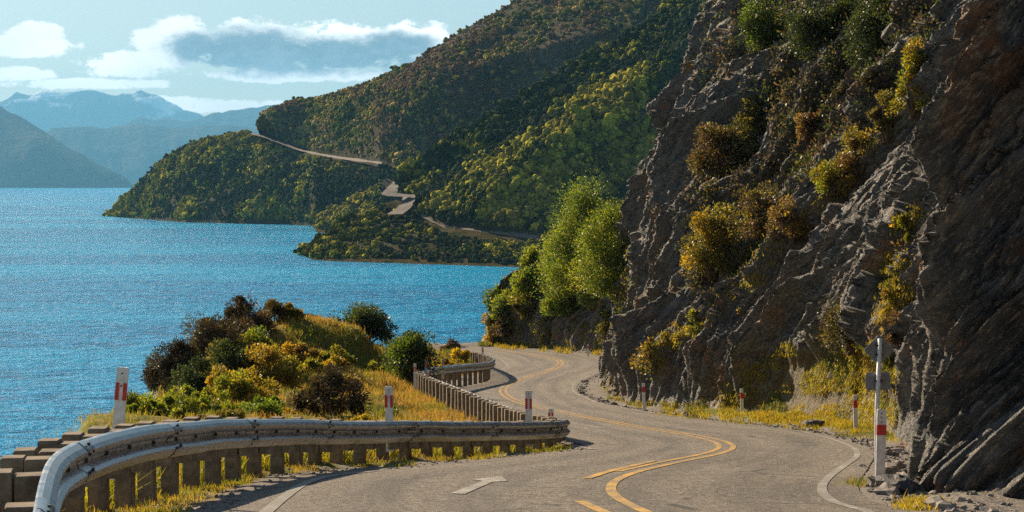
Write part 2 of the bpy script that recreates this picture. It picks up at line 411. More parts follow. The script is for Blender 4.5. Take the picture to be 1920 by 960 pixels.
# ------------------------------------------------------------------ road
Lp = [(470,985),(500,960),(530,935),(570,908),(620,893),(700,884),(800,877),(900,867),(1000,856),(1070,847),(1108,841),(1100,833),(1060,822),(1010,806),(960,790),(915,774),(875,757),(845,742),(828,728),(828,719),(845,712),(880,705),(920,698),(945,692),(952,686),(948,680),(938,673),(918,666),(895,660),(870,656.5),(840,654.5)]
Rp = [(1700,985),(1620,958),(1562,940),(1541,918),(1552,897),(1585,872),(1607,855),(1600,840),(1560,824),(1500,809),(1420,799),(1340,790),(1260,780),(1180,767),(1130,757),(1095,745),(1077,735),(1074,725),(1082,715),(1105,705),(1130,696),(1150,690),(1160,684),(1155,677),(1140,671),(1110,665),(1070,660),(1030,656),(980,653),(930,651.5),(880,651)]
Lw = roadP(*np.array(Lp).T); Rw = roadP(*np.array(Rp).T)
Lw = np.vstack([[-3.6,6,0],[-3.0,10,0],Lw]); Rw = np.vstack([[2.2,6,0],[2.6,10,0],Rw])
Ls = catmull(Lw, 22); Rs = catmull(Rw, 22)
def widen(Ls, Rs, off):
    d = (Rs-Ls)[:, :2]; d /= np.linalg.norm(d, axis=1)[:,None]
    A = Ls.copy(); B = Rs.copy(); A[:,:2] -= d*off; B[:,:2] += d*off; return A, B
La, Ra = widen(Ls, Rs, .38)
nw = 41; s = np.linspace(0,1,nw)[None,:,None]
RV = La[:,None,:]*(1-s) + Ra[:,None,:]*s
RV[...,2] = CAMZ-g(RV[...,1])
arc = np.r_[0, np.cumsum(np.linalg.norm(np.diff((La+Ra)[:, :2]/2, axis=0), axis=1))]
ss = np.broadcast_to(s[...,0], RV.shape[:2])
wheel = np.exp(-((ss-.2)/.05)**2)+np.exp(-((ss-.38)/.05)**2)+np.exp(-((ss-.62)/.05)**2)+np.exp(-((ss-.8)/.05)**2)
rc = np.stack([ss, np.broadcast_to(arc[:,None]/90, ss.shape), np.clip(wheel,0,1)*.7], -1)
road = mk('road', RV, gridF(*RV.shape[:2]), M['asphalt'], col=rc.reshape(-1,3)); tag(road, kind='structure')
def ribbon(name, pix, width, matl, off=0.0, lift=.006, world=None, n=10):
    c = roadP(*np.array(pix, float).T) if world is None else world
    c = resample(catmull(c, n), .25)
    d = np.gradient(c[:, :2], axis=0); d /= np.linalg.norm(d, axis=1)[:,None]+1e-9
    nrm = np.stack([-d[:,1], d[:,0]], 1)
    V = np.zeros((len(c),3,3))
    for k, q in enumerate((-.5, 0, .5)):
        V[:,k,:2] = c[:,:2] + nrm*(off+q*width)
        V[:,k,2] = CAMZ-g(V[:,k,1])+lift
    o = mk(name, V, gridF(len(c),3), matl, road); return o
Cp = [(1205,972),(1160,950),(1130,932),(1122,916),(1136,900),(1180,884),(1260,866),(1330,852),(1360,841),(1352,830),(1300,817),(1200,801),(1120,786),(1050,772),(990,759),(955,746),(943,733),(955,720),(990,707),(1030,695),(1050,684),(1045,675),(1010,667),(965,661),(930,656.5)]
ribbon('centre_line', Cp, .11, M['yellow'], -.13)
ribbon('centre_line', Cp[5:], .11, M['yellow'], .13)
ribbon('centre_line', [(1100,898),(1140,885),(1185,874),(1226,865)], .11, M['yellow'], 0, .008)
ribbon('centre_line', [(1088,940),(1108,950),(1135,962),(1160,975)], .11, M['yellow'], 0)
ribbon('edge_line', Lp[0:6], .12, M['white'])
ribbon('edge_line', [(1114,843),(1090,838),(1055,830),(1010,806+8),(960,791),(915,775),(878,759)], .12, M['white'])
ribbon('edge_line', Lp[20:27], .12, M['white'])
ribbon('edge_line', Rp[0:11], .10, M['white'])
ribbon('edge_line', Rp[10:20], .12, M['white'], 0)
ribbon('edge_line', Rp[19:], .12, M['faded'])
ribbon('edge_line', [(1040,663),(1075,668),(1098,675),(1108,683),(1100,690)], .3, M['faded'], 0, .005)
ribbon('worn_patch', [(975,722),(990,714),(1015,707),(1042,702)], .16, M['faded'], 0, .005)
ribbon('worn_patch', [(866,742),(885,746),(906,752)], .8, M['faded'], 0, .005)
ribbon('worn_patch', [(1082,797),(1105,799),(1130,803)], .3, M['faded'], 0, .005)
ap = roadP(*np.array([(844,926),(905,902.5),(884,899.5),(941,893.5),(951,903),(923,904.5),(872,927)]).T)
ap[:,2] = CAMZ-g(ap[:,1])+.007
mk('direction_arrow', ap, [np.array([[0,1,5,6]]), np.array([[1,2,3],[1,3,5],[3,4,5]])], M['white'], road, smooth=False)

# ------------------------------------------------------------------ guardrail line (top of the beam)
RAIL = [(50,1010,9.0),(60,962,9.9),(72,905,10.9),(88,864,12.0),(116,840,13.2),(160,822,14.4),(220,807,15.8),(300,795,17.5),(400,787,20),(520,785,23),(650,789,26.5),(800,790,29.8),(950,791,33.5),(1035,790,36.2),(1056,788,37.4),(1058,785,38.4),(1040,782,40.2),(1000,775,44),(955,763,50),(910,747,56),(870,731,61.5),(835,718,66.5),(805,706,71.5),(792,698,75.5),(800,692,79),(822,688,82),(862,684,86.5),(900,681,90.5),(919,678,93),(925,673,96.5),(917,667,101),(900,662,107),(875,657.5,114),(850,655,119)]
rail = np.array([P(*q) for q in RAIL])
railc = resample(catmull(rail, 14), .12)
rd = np.gradient(railc[:, :2], axis=0); rd /= np.linalg.norm(rd, axis=1)[:,None]
rn = np.stack([rd[:,1], -rd[:,0]], 1)        # to the right of travel = road side

# ------------------------------------------------------------------ near ground
gx = np.arange(-22, 16.01, .16); gy = np.concatenate([np.arange(4, 60, .2), np.arange(60, 160.1, .4)])
GX, GYY = np.meshgrid(gx, gy, indexing='ij')
ctrl = []
for i in range(0, len(railc), 14): ctrl.append((railc[i,0], railc[i,1], railc[i,2]-CAMZ-.72, 1.2))
for (x_, y_, Y_) in [(300,805,33),(200,815,32),(450,800,37),(600,800,40),(850,800,46),(500,745,54),(700,745,62),(600,665,75),(500,685,66),(600,603,88),(640,615,90),(560,600,86),(450,640,82),(690,655,94),(720,680,88),(768,697,80),(830,680,92),(850,660,108),(700,705,76),(600,705,68),(880,648,136),(850,645,142),(780,655,110),(380,715,60),(300,770,47),(420,690,70),(750,660,97)]:
    q = P(x_, y_, Y_); ctrl.append((q[0], q[1], q[2]-CAMZ, 1.0))
for i in range(0, len(Ls), 12):
    for q in (Ls[i], Rs[i]): ctrl.append((q[0], q[1], -float(g(q[1])), 2.0))
for Yq in range(6,160,5):
    ctrl.append((12, Yq, -float(g(Yq)), 1)); ctrl.append((8, Yq, -float(g(Yq)), 1))
ctrl = np.array(ctrl)
num = np.zeros_like(GX); den = np.zeros_like(GX)
for cx, cy, cz, cw in ctrl:
    d2 = (GX-cx)**2 + ((GYY-cy)*.6)**2 + .12
    ww = cw/d2**1.8; num += ww*cz; den += ww
Z = num/den
EX = np.array([(4,-3.4),(10,-3.7),(12,-3.9),(16,-4.5),(22,-5.2),(30,-6.4),(40,-8.2),(47,-9.0),(60,-10.8),(75,-12.2),(85,-13.0),(90,-12.6),(95,-10.5),(100,-7.4),(106,-5.9),(120,-5.4),(135,-6.2),(142,-7.5),(150,-7.5),(160,-7)])
edge = np.interp(GYY, EX[:,0], EX[:,1]) + .5*vn(GYY*.4, 0, 0, 5)
dist = edge-GX
dist = np.where(GYY > 143, np.maximum(dist, (GYY-143)*1.0), dist)
Z = Z - np.where(dist > 0, 1.4*dist+.25*dist**1.3, 0)
rough = .10*fbm(GX*.7, GYY*.7, 0, 4, 11)+.04*fbm(GX*4, GYY*4, 0, 2, 12)
# asphalt mask
poly = np.vstack([La, Ra[::-1]])[:, :2]
def inside(x, y, poly):
    r = np.zeros(x.shape, bool); j = len(poly)-1
    for i in range(len(poly)):
        xi, yi = poly[i]; xj, yj = poly[j]
        c = (yi > y) != (yj > y)
        if c.any():
            with np.errstate(all='ignore'): r ^= c & (x < (xj-xi)*(y-yi)/(yj-yi+1e-12)+xi)
        j = i
    return r
ins = inside(GX, GYY, poly)
dr = np.full(GX.shape, 9.0)
for q in np.vstack([La[::4], Ra[::4]]): dr = np.minimum(dr, (GX-q[0])**2+(GYY-q[1])**2)
dr = np.sqrt(dr); dr = np.where(ins, -dr, dr)
bl = sstep(.1, 1.4, dr)
base = -g(GYY)
Z = (base-.02)*(1-bl) + (Z+rough)*bl
Z = np.where(dr < .3, base-.012+.012*sstep(-.1,.25,dr)-.02*sstep(-.05,-.3,dr), Z)
# r: grassiness, g: bare soil
dRail = np.full(GX.shape, 99.0); side = np.zeros(GX.shape)
for i in range(0, len(railc), 8):
    d = np.hypot(GX-railc[i,0], GYY-railc[i,1]); u = d < dRail
    sd_ = (GX-railc[i,0])*rn[i,0]+(GYY-railc[i,1])*rn[i,1]
    dRail = np.where(u, d, dRail); side = np.where(u, sd_, side)
grassy = np.where(side < 0, .75, .28)
grassy = np.where(dr < .5, .05, grassy)
grassy = np.where((GX > 3) & (GYY > 36), .75*sstep(.6,1.6,dr)+.05, grassy)
soil = sstep(.3, 2.5, dist)
gcol = np.stack([grassy, soil, 0*soil], -1)
ground = mk('ground', np.stack([GX, GYY, Z+CAMZ], -1), gridF(*GX.shape), M['ground'], col=gcol.reshape(-1,3)); tag(ground, kind='structure')
def groundz(x, y):
    i = np.clip(np.searchsorted(gx, x)-1, 0, len(gx)-2); j = np.clip(np.searchsorted(gy, y)-1, 0, len(gy)-2)
    fx = (x-gx[i])/(gx[i+1]-gx[i]); fy = (y-gy[j])/(gy[j+1]-gy[j])
    return CAMZ + (Z[i,j]*(1-fx)*(1-fy)+Z[i+1,j]*fx*(1-fy)+Z[i,j+1]*(1-fx)*fy+Z[i+1,j+1]*fx*fy)

# ------------------------------------------------------------------ roadside cliff
CN = np.array([(14,9,.45,7),(9.0,13.2,.46,7),(6.8,15.9,.46,7),(5.2,18.1,.38,7),(4.12,19.5,.14,7),(4.65,22,.13,7),(5.5,25.5,.25,7),(6.7,31,.4,8),(7.9,38,.5,9),(9.4,46,.55,10),(9.8,50,.62,11),(9.5,54,.62,13),(8.4,60,.57,15),(6.5,66,.52,16),(5.0,70.5,.46,17),(4.3,75,.42,17),(3.8,80,.38,17),(3.95,88,.36,17),(4.55,95,.35,17),(6.8,101,.38,16),(8.3,110,.3,12),(7.8,120,.3,4),(6.3,127,.25,0),(3.9,132.5,.25,-2.9),(1.2,137.4,.2,-4.9),(-1.0,139.8,.15,-6.8),(-2.1,141.2,.2,-7.6),(-1.5,147,.3,-8),(4,158,.3,-8)])
cs = catmull(CN, 30)
L_ = np.r_[0, np.cumsum(np.linalg.norm(np.diff(cs[:, :2], axis=0), axis=1))]
dens = 1/np.interp(cs[:,1], [15,25,50,95,125,160], [.02,.026,.045,.065,.08,.15])
cumd = np.r_[0, np.cumsum(.5*(dens[1:]+dens[:-1])*np.diff(L_))]
NU = int(cumd[-1]); NV = 470
uarc = np.interp(np.linspace(0, cumd[-1], NU), cumd, L_)
pl = np.stack([np.interp(uarc, L_, cs[:,k]) for k in range(4)], 1)
ker = np.exp(-np.linspace(-2,2,41)**2); ker /= ker.sum()
tx = np.gradient(pl[:,0], uarc); ty = np.gradient(pl[:,1], uarc)
tx = np.convolve(np.pad(tx,20,'edge'), ker, 'valid'); ty = np.convolve(np.pad(ty,20,'edge'), ker, 'valid')
ln = np.hypot(tx, ty); inn = np.stack([ty/ln, -tx/ln], 1)       # into the hill
zb = -g(pl[:,1])-.5; zt = pl[:,3]
v = (np.linspace(0,1,NV)**1.15)[None,:]
H = zb[:,None] + (zt-zb)[:,None]*v                               # height relative to the camera
hh = H-(-g(pl[:,1]))[:,None]                                     # height above the road
set_ = pl[:,2][:,None]*np.maximum(hh,0)
U = uarc[:,None]+0*H
bx_ = pl[:,0][:,None]+inn[:,0][:,None]*set_; by_ = pl[:,1][:,None]+inn[:,1][:,None]*set_
PX, PY = proj(np.stack([bx_, by_, H+CAMZ], -1))
def lineside(pts):
    """signed pixel distance right/below a polyline x(y)"""
    pts = np.array(sorted(pts, key=lambda q: q[1]), float)
    return PX-np.interp(PY, pts[:,1], pts[:,0])
near = pl[:,1][:,None] < 34
farc = sstep(112, 122, pl[:,1])[:,None]
big = np.where(near, .55, 1.0)*(1-.45*farc)
# foliation runs up to the right in the photo: along falling u and rising h
ca = U + .95*hh; ra = -.6*U + hh
wob = 1.1*fbm(U*.18, hh*.18, 0, 3, 31)
sg = 1/big
r1 = ridged((ca+wob)*.30*sg, ra*.07*sg, 0, 3, 41, .5)
r2 = ridged((ca+wob*.7)*.95*sg, ra*.16*sg, 1.3, 3, 42, .55)
r3 = ridged((ca+wob*.5)*3.1*sg, ra*.5*sg, 2.7, 4, 43, .6)
r4 = fbm((ca+wob*.3)*9*sg, ra*1.8*sg, 5.1, 3, 44, .6)
lay = ((ca+wob*.8)*2.6*sg+.5*fbm(ra*.35,ca*.3,0,2,48)) % 1.0; lay = np.where(lay < .78, lay/.78, (1-lay)/.22)-.5
lay2 = ((ca+wob*.8)*7.5*sg+.6*fbm(ra*.9,ca*.5,0,2,49)) % 1.0; lay2 = np.where(lay2 < .8, lay2/.8, (1-lay2)/.2)-.5
layM = ((ca+wob*.8)*1.5+.6*fbm(ra*.3,ca*.4,0,2,50)) % 1.0; layM = np.where(layM < .56, layM/.56, (1-layM)/.44)-.5; layN = ((ca+wob*.8)*4.2+.6*fbm(ra*.8,ca*.6,0,2,53)) % 1.0; layN = np.where(layN < .55, layN/.55, (1-layN)/.45)-.5
frontf = sstep(20.6,19.2,pl[:,1])[:,None]
blk = vn(np.floor(U*.7*sg+wob), np.floor(hh*.6*sg+wob*.6), 0, 45)
saw = (((ca+wob)*.38*sg + .6*fbm(U*.12,hh*.12,0,2,47)) % 1.0); saw = np.where(saw < .82, saw/.82, (1-saw)/.18)
D = big*(.50*r1 + .30*r2 + .10*r3 + .04*r4 + .15*lay*(.6+.6*r2) + .055*lay2 + .10*blk + 1.0*(saw-.5)) + .9*fbm(U*.09, hh*.1, 0, 3, 46)
D = D*np.where(near,.62+.38*frontf,1.0)
def cell(x, y, seed):
    ix, iy = np.floor(x).astype(np.int64), np.floor(y).astype(np.int64); best = np.full(x.shape, 9e9); out = np.zeros(x.shape)
    for a in (-1,0,1):
        for b in (-1,0,1):
            cx, cy = ix+a, iy+b; z0 = np.zeros_like(cx)
            px_ = cx+.5+.42*_hash(cx,cy,z0,seed); py_ = cy+.5+.42*_hash(cx,cy,z0+1,seed)
            dx, dy = x-px_, y-py_; d = dx*dx+dy*dy; u = d < best
            val = .55*_hash(cx,cy,z0+2,seed)+.75*_hash(cx,cy,z0+3,seed)*dx+.75*_hash(cx,cy,z0+4,seed)*dy
            out = np.where(u, val, out); best = np.where(u, d, best)
    return out
wc = ca+wob; wr = ra+1.2*fbm(U*.25, hh*.25, 3, 3, 57); jx = .12*fbm(U*2,hh*2,0,3,58)
D = .92*D+near*(frontf*(.44*layM*(.6+.6*r2)+.17*layN*(.7+.5*r3)+.18*r2)-.10-.16*(1-frontf))+big*(.62*cell(wc*.45*sg+jx, wr*.10*sg, 61)+.27*cell(wc*1.3*sg+jx, wr*.24*sg, 62)+np.where(near,.085,.05)*cell(wc*4*sg+jx*2, wr*.8*sg, 63)+.025*cell(wc*10*sg, wr*2.6*sg, 64))
f2 = near*sstep(19.8,19.1,pl[:,1])[:,None]
D = D+f2*(.42*layM*(.6+.8*np.clip(r2,-.5,1))+.40*cell(wc*1.1+jx, wr*.33, 71)+.16*cell(wc*3.2+jx*2, wr*1.1, 72)+.05*cell(wc*9, wr*3, 73)+.16*layN-.12)
D = np.where(near, D*(1-.45*frontf), D)
l1 = lineside([(1180,700),(1300,590),(1420,470),(1500,390),(1600,300),(1660,240),(1750,120),(1800,0)])
l2 = lineside([(1395,790),(1470,650),(1550,500),(1630,400),(1720,300),(1760,100)])
Bz = (~near)*(1-farc)*sstep(36,48,pl[:,1])[:,None]
D = D + Bz*(1.5*sstep(-8,8,l1)-.55) + Bz*.5*sstep(-6,6,l2)
wedge = Bz*sstep(0,25,lineside([(1340,790),(1450,735),(1570,650),(1600,600)]))*sstep(640,700,PY)
D = D*(1-.7*wedge)+wedge*.7
taper = .22+.78*sstep(0,2.2,hh)
D = np.where(D > 0, D*taper, D*(.4+.6*taper))
X = bx_-inn[:,0][:,None]*D; Yc = by_-inn[:,1][:,None]*D
Hc = H + .25*big*D*sstep(.5,3,hh)
# top rolls back into the hill
topf = sstep(.93,1,v)*np.ones_like(H); X = X+inn[:,0][:,None]*topf*6; Yc = Yc+inn[:,1][:,None]*topf*6
ledge = Bz*np.exp(-((l1+18)/30)**2)
dirt = np.clip(wedge*.9 + ledge*.8 + .5*farc*sstep(2,5,hh) + Bz*.45*sstep(0,60,-l1)*sstep(250,150,-l1)*(fbm(U*.3,hh*.3,0,3,52)>0), 0, 1)
ccol_ = np.stack([dirt, 0*dirt, 0*dirt], -1)
cliffV = np.stack([X, Yc, Hc+CAMZ], -1)
cliff = mk('cliff', cliffV, gridF(NU, NV), M['rock'], col=ccol_.reshape(-1,3), smooth=True); tag(cliff, kind='structure')

# BVHs for putting plants on real surfaces
def bvh_of(V, step=(1,1)):
    V = V[::step[0], ::step[1]]; f = gridF(V.shape[0], V.shape[1])
    return BVHTree.FromPolygons([tuple(q) for q in V.reshape(-1,3)], [tuple(int(a) for a in q) for q in f])
BC = bvh_of(cliffV, (4,4)); BG = bvh_of(np.stack([GX, GYY, Z+CAMZ], -1), (2,2))
def ray(px, py, which='both'):
    d = Vector(P(px, py, 100.0))-Vector((0,0,CAMZ)); d.normalize(); best = None
    for nm, b in (('c',BC),('g',BG)):
        if which in ('both', nm):
            h = b.ray_cast(Vector((0,0,CAMZ)), d)
            if h[0] is not None and (best is None or h[3] < best[2]): best = (h[0], h[1], h[3])
    return best

# ------------------------------------------------------------------ hills
HORIZ = 344.0
def shoreY(py):
    b = (480-np.asarray(py,float))/F
    return CAMZ/((ST-b*CT)/(CT+b*ST))
def lofter(bot, top, x0, x1, nu, nv, seed, amp, scale, diag=1.0, power=1.0, back=True):
    bot = np.array(bot, float); top = np.array(top, float)
    px = np.linspace(x0, x1, nu)
    b = P(px, np.interp(px,bot[:,0],bot[:,1]), np.interp(px,bot[:,0],bot[:,2]))
    tp = P(px, np.interp(px,top[:,0],top[:,1]), np.interp(px,top[:,0],top[:,2]))
    v = np.linspace(0,1,nv)[None,:,None]**power
    V = b[:,None]*(1-v)+tp[:,None]*v
    env = np.sin(np.clip(v[...,0],0,1)*math.pi)**.95
    envx = np.ones(nu)[:,None]
    q = V/scale
    dd = ridged(q[...,0]*.8+q[...,2]*-.9*diag+.5*fbm(q[...,0]*.3,q[...,2]*.3,0,2,seed+9), q[...,1]*.25+q[...,2]*.3, 0, 3, seed, .45)*.7+.6*fbm(q[...,0],q[...,1],q[...,2],4,seed+3)
    V[...,1] -= amp*dd*env*envx; V[...,2] += .35*amp*dd*env*envx
    if back:   # carry the surface on behind the crest
        e = V[:,-1:,:]; k = np.arange(1,7)[None,:,None]
        bk = e + np.array([0,1,0])*k*amp*1.5 + np.array([0,0,-1])*k*k*amp*.12
        V = np.concatenate([V, bk], 1)
    return V, px
def zfix(lst): return [(x, y, float(shoreY(y))) for x, y in lst]
S1 = [(490,262,1845),(497,248,1855),(502,228,1868),(510,222,1870),(560,200,1873),(620,178,1800),(700,150,1655),(760,125,1610),(800,100,1597),(870,55,1610),(970,0,1620),(1100,-80,1670),(1350,-250,1800)]
B1 = [(490,262,1840),(497,255,1850),(520,264,1830),(560,281,1795),(640,295,1635),(715,305,1495),(800,345,1400),(950,400,1300),(1350,440,1200)]
S2 = [(747,345,1024),(752,328,1026),(762,316,1028),(800,290,1017),(850,255,1019),(900,225,1017),(1000,165,1033),(1100,105,1055),(1200,50,1078),(1320,-40,1128),(1500,-150,1210)]
B2 = [(747,366,1012),(775,388,984),(800,406,960),(830,421,939),(900,433,914),(1000,443,894),(1100,452,878),(1500,475,850)]
T3 = [(198,404,2120),(230,372,2100),(262,338,2060),(300,300,2000),(340,274,1950),(380,260,1910),(440,247,1880),(480,252,1858),(520,265,1830),(560,282,1797),(640,297,1637),(715,307,1498),(765,330,1440)]
B3 = zfix([(198,405.3),(240,409),(300,413.5),(350,417),(450,419.5),(540,421),(586,424),(594,436),(650,438),(765,438)])
T4 = [(563,475,990),(590,453,960),(620,430,962),(640,415,965),(680,397,975),(720,382,990),(745,374,1006),(775,390,982),(800,407,957),(830,422,937),(900,434,912),(1000,445,892),(1150,456,872)]
B4 = zfix([(563,476.5),(590,488),(650,491),(750,494),(850,497),(930,500),(1150,506)])
for b in (B3, B4):
    pass
hills = []
specs = [('hillside', B1, S1, 490, 1340, 260, 120, 61, 48, 170, 1.0), ('hillside', B2, S2, 747, 1500, 230, 90, 71, 36, 95, 1.0),
         ('headland', B3, T3, 198, 765, 200, 50, 81, 24, 90, .8), ('headland', B4, T4, 563, 1150, 180, 36, 91, 2.2, 25, .6)]
hv = []
for nm, b, tpp, x0, x1, nu, nv, sd0, amp, sc, dg in specs:
    V, px = lofter(b, tpp, x0, x1, nu, nv, sd0, amp, sc, dg)
    if nm == 'headland':       # foot below the water
        V[:,0,2] = -1.0; V[:,0,1] -= 1.0
    o = mk(nm, V, gridF(V.shape[0], V.shape[1]), M['hill']); tag(o, kind='structure'); hv.append((V, nv, o))

def icos(sub):
    t = (1+5**.5)/2
    V = np.array([(-1,t,0),(1,t,0),(-1,-t,0),(1,-t,0),(0,-1,t),(0,1,t),(0,-1,-t),(0,1,-t),(t,0,-1),(t,0,1),(-t,0,-1),(-t,0,1)], float)
    Fc = [(0,11,5),(0,5,1),(0,1,7),(0,7,10),(0,10,11),(1,5,9),(5,11,4),(11,10,2),(10,7,6),(7,1,8),(3,9,4),(3,4,2),(3,2,6),(3,6,8),(3,8,9),(4,9,5),(2,4,11),(6,2,10),(8,6,7),(9,8,1)]
    V /= np.linalg.norm(V[0]); V = list(V)
    for _ in range(sub):
        cache = {}; nf = []
        def mid(a, b):
            k = (min(a,b), max(a,b))
            if k not in cache:
                q = V[a]+V[b]; V.append(q/np.linalg.norm(q)); cache[k] = len(V)-1
            return cache[k]
        for a, b, c in Fc:
            x, y, z = mid(a,b), mid(b,c), mid(c,a); nf += [(a,x,z),(b,y,x),(c,z,y),(x,y,z)]
        Fc = nf
    return np.array(V), np.array(Fc)
IV1, IF1 = icos(1); IV2, IF2 = icos(2)
def crown_templates(n, lobes, IV, IF, seed):
    out = []
    r = np.random.default_rng(seed)
    for k in range(n):
        Vs, Fs, off = [], [], 0
        for l in range(lobes):
            c = np.array([0,0,.05]) if l == 0 else np.append(r.uniform(-.72,.72,2), r.uniform(-.05,.6))
            rad = .62 if l == 0 else r.uniform(.20,.42)
            d = 1+.22*fbm(IV[:,0]*2.3+k*7+l, IV[:,1]*2.3, IV[:,2]*2.3, 2, 5)+.10*r.normal(size=len(IV))
            Vs.append(c+IV*rad*d[:,None]*np.array([1,1,.85])); Fs.append(IF+off); off += len(IV)
        out.append((np.vstack(Vs), np.vstack(Fs)))
    return out
ROADS = [[(470,247,17),(480,247,17),(520,261,17),(560,277,17),(640,292,17),(712,301,17)], [(714,337,20),(745,337,20)], [(724,368,24),(778,368,24)], [(786,395,20),(830,418,20),(880,427,20),(940,434,20),(1010,441,20)]]
def scatter_crowns(name, V, nv, n, rad, palette, seed, tmpl, keep=None, vr=(0.03,1.0)):
    r = np.random.default_rng(seed)
    nu = V.shape[0]
    iu = r.uniform(0, nu-1.01, n); iv = r.uniform(vr[0]*(nv-1), vr[1]*(nv-1)+ .5, n)
    a, b = iu.astype(int), iv.astype(int); fu, fv = (iu-a)[:,None], (iv-b)[:,None]
    p = V[a,b]*(1-fu)*(1-fv)+V[a+1,b]*fu*(1-fv)+V[a,b+1]*(1-fu)*fv+V[a+1,b+1]*fu*fv
    if True:
        qx, qy = proj(p); kk = np.ones(len(p), bool)
        for rl in ROADS:
            rl = np.array(rl, float); yr = np.interp(qx, rl[:,0], rl[:,1], left=-999, right=-999)
            kk &= ~((qy > yr-2) & (qy < yr+rl[0,2]))
        p = p[kk]; iv = iv[kk]
    if keep is not None:
        kk = keep(p, iv/(nv-1), r); p = p[kk]; iv = iv[kk]
    n = len(p); clump = fbm(p[:,0]/45, p[:,1]/45, p[:,2]/45, 3, seed)
    sz = r.uniform(rad[0], rad[1], n)*(1+.35*clump)*(.5+.9*r.random(n)**2.2)
    palette = np.array(palette); ci = np.clip((clump*.9+.5+r.normal(0,.25,n))*len(palette), 0, len(palette)-1).astype(int)
    colr = palette[ci]*r.uniform(.7,1.3,(n,1))
    Vs, Fs, Cs, off = [], [], [], 0
    for i in range(n):
        tv, tf = tmpl[r.integers(len(tmpl))]; th = r.uniform(0, 6.28); c, s_ = math.cos(th), math.sin(th)
        q = tv @ np.array([[c,s_,0],[-s_,c,0],[0,0,1]])
        q = q*sz[i]*np.array([r.uniform(.8,1.25), r.uniform(.8,1.25), r.uniform(.9,1.5)]) + p[i] + np.array([0,0,sz[i]*.25])
        Vs.append(q); Fs.append(tf+off); off += len(tv); Cs.append(np.broadcast_to(colr[i], q.shape))
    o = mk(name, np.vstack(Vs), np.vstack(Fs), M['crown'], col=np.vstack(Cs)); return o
TA = crown_templates(12, 6, IV1, IF1, 3); TB = crown_templates(8, 5, IV1, IF1, 4)
GREEN = [(.06,.08,.05),(.07,.085,.03),(.10,.115,.03),(.32,.31,.05),(.54,.48,.075),(.24,.22,.055)]  # bright yellow entries put the look of sunlit crowns into the colour
BROWN = [(.30,.19,.12),(.16,.11,.07),(.12,.13,.04),(.32,.30,.06),(.50,.36,.16),(.15,.16,.05)]
def keep1(p, v, r):
    gx_, gy_ = proj(p); return (r.random(len(p)) < np.where(gy_ < 120, .75, 1))
def rmin(cls):
    pass
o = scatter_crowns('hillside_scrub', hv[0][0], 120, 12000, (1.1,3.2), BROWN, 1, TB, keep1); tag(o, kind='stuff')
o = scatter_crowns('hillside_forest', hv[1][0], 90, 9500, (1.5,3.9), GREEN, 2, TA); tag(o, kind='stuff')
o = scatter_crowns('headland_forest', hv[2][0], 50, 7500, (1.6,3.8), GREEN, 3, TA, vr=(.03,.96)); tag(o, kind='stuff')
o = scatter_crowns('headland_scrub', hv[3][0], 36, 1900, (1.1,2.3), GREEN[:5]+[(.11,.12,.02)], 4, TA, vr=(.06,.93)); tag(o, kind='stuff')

# far road pieces on the hillside
def strip(name, A, B, matl, near_=1.0):
    A = np.array([P(*q) for q in A]); B = np.array([P(*q) for q in B])
    A = catmull(A, 8); B = catmull(B, 8); jit = .5*fbm(np.arange(len(A))*.35,0,0,3,len(A))[:,None]; A = A+jit*np.array([1,0,.5]); B = B-jit*np.array([1,0,.5])
    cpos = np.array([0,0,CAMZ]); A = cpos+(A-cpos)*near_; B = cpos+(B-cpos)*near_
    V = np.stack([A, A*.5+B*.5, B], 1); V[...,2] += 0
    o = mk(name, V, gridF(len(A),3), matl); return tag(o, kind='structure')
strip('far_road', [(470,252,1850),(485,255,1844),(520,267,1818),(560,282,1785),(600,291,1700),(640,298,1625),(680,303,1550),(716,307,1490)], [(470,249.5,1868),(485,252,1862),(520,263,1834),(560,278.5,1800),(600,287.5,1715),(640,294,1640),(680,299,1565),(716,304,1503)], M['farroad'], .978)
strip('far_road', [(716,363,984),(724,354,1000),(733,345,1025),(741,337,1050)], [(743,363,990),(745,354,1000),(746,346,1025),(746,337,1050)], M['farroad'])
strip('far_road', [(716,366,974),(746,368,974),(777,371,972)], [(716,361,984),(746,362.5,984),(777,365,982)], M['farroad'])
strip('far_road', [(726,401,958),(737,394,962),(748,386,966),(755,376,978),(757,366,990)], [(753,402,950),(765,394,956),(772,386,962),(776,376,970),(777,366,978)], M['farroad'])
strip('far_road', [(790,405,955),(830,427,930),(880,436,914),(940,443,900),(1010,450,886)], [(790,399,966),(830,419,941),(880,428,921),(940,435,906),(1010,442,892)], M['farroad'])

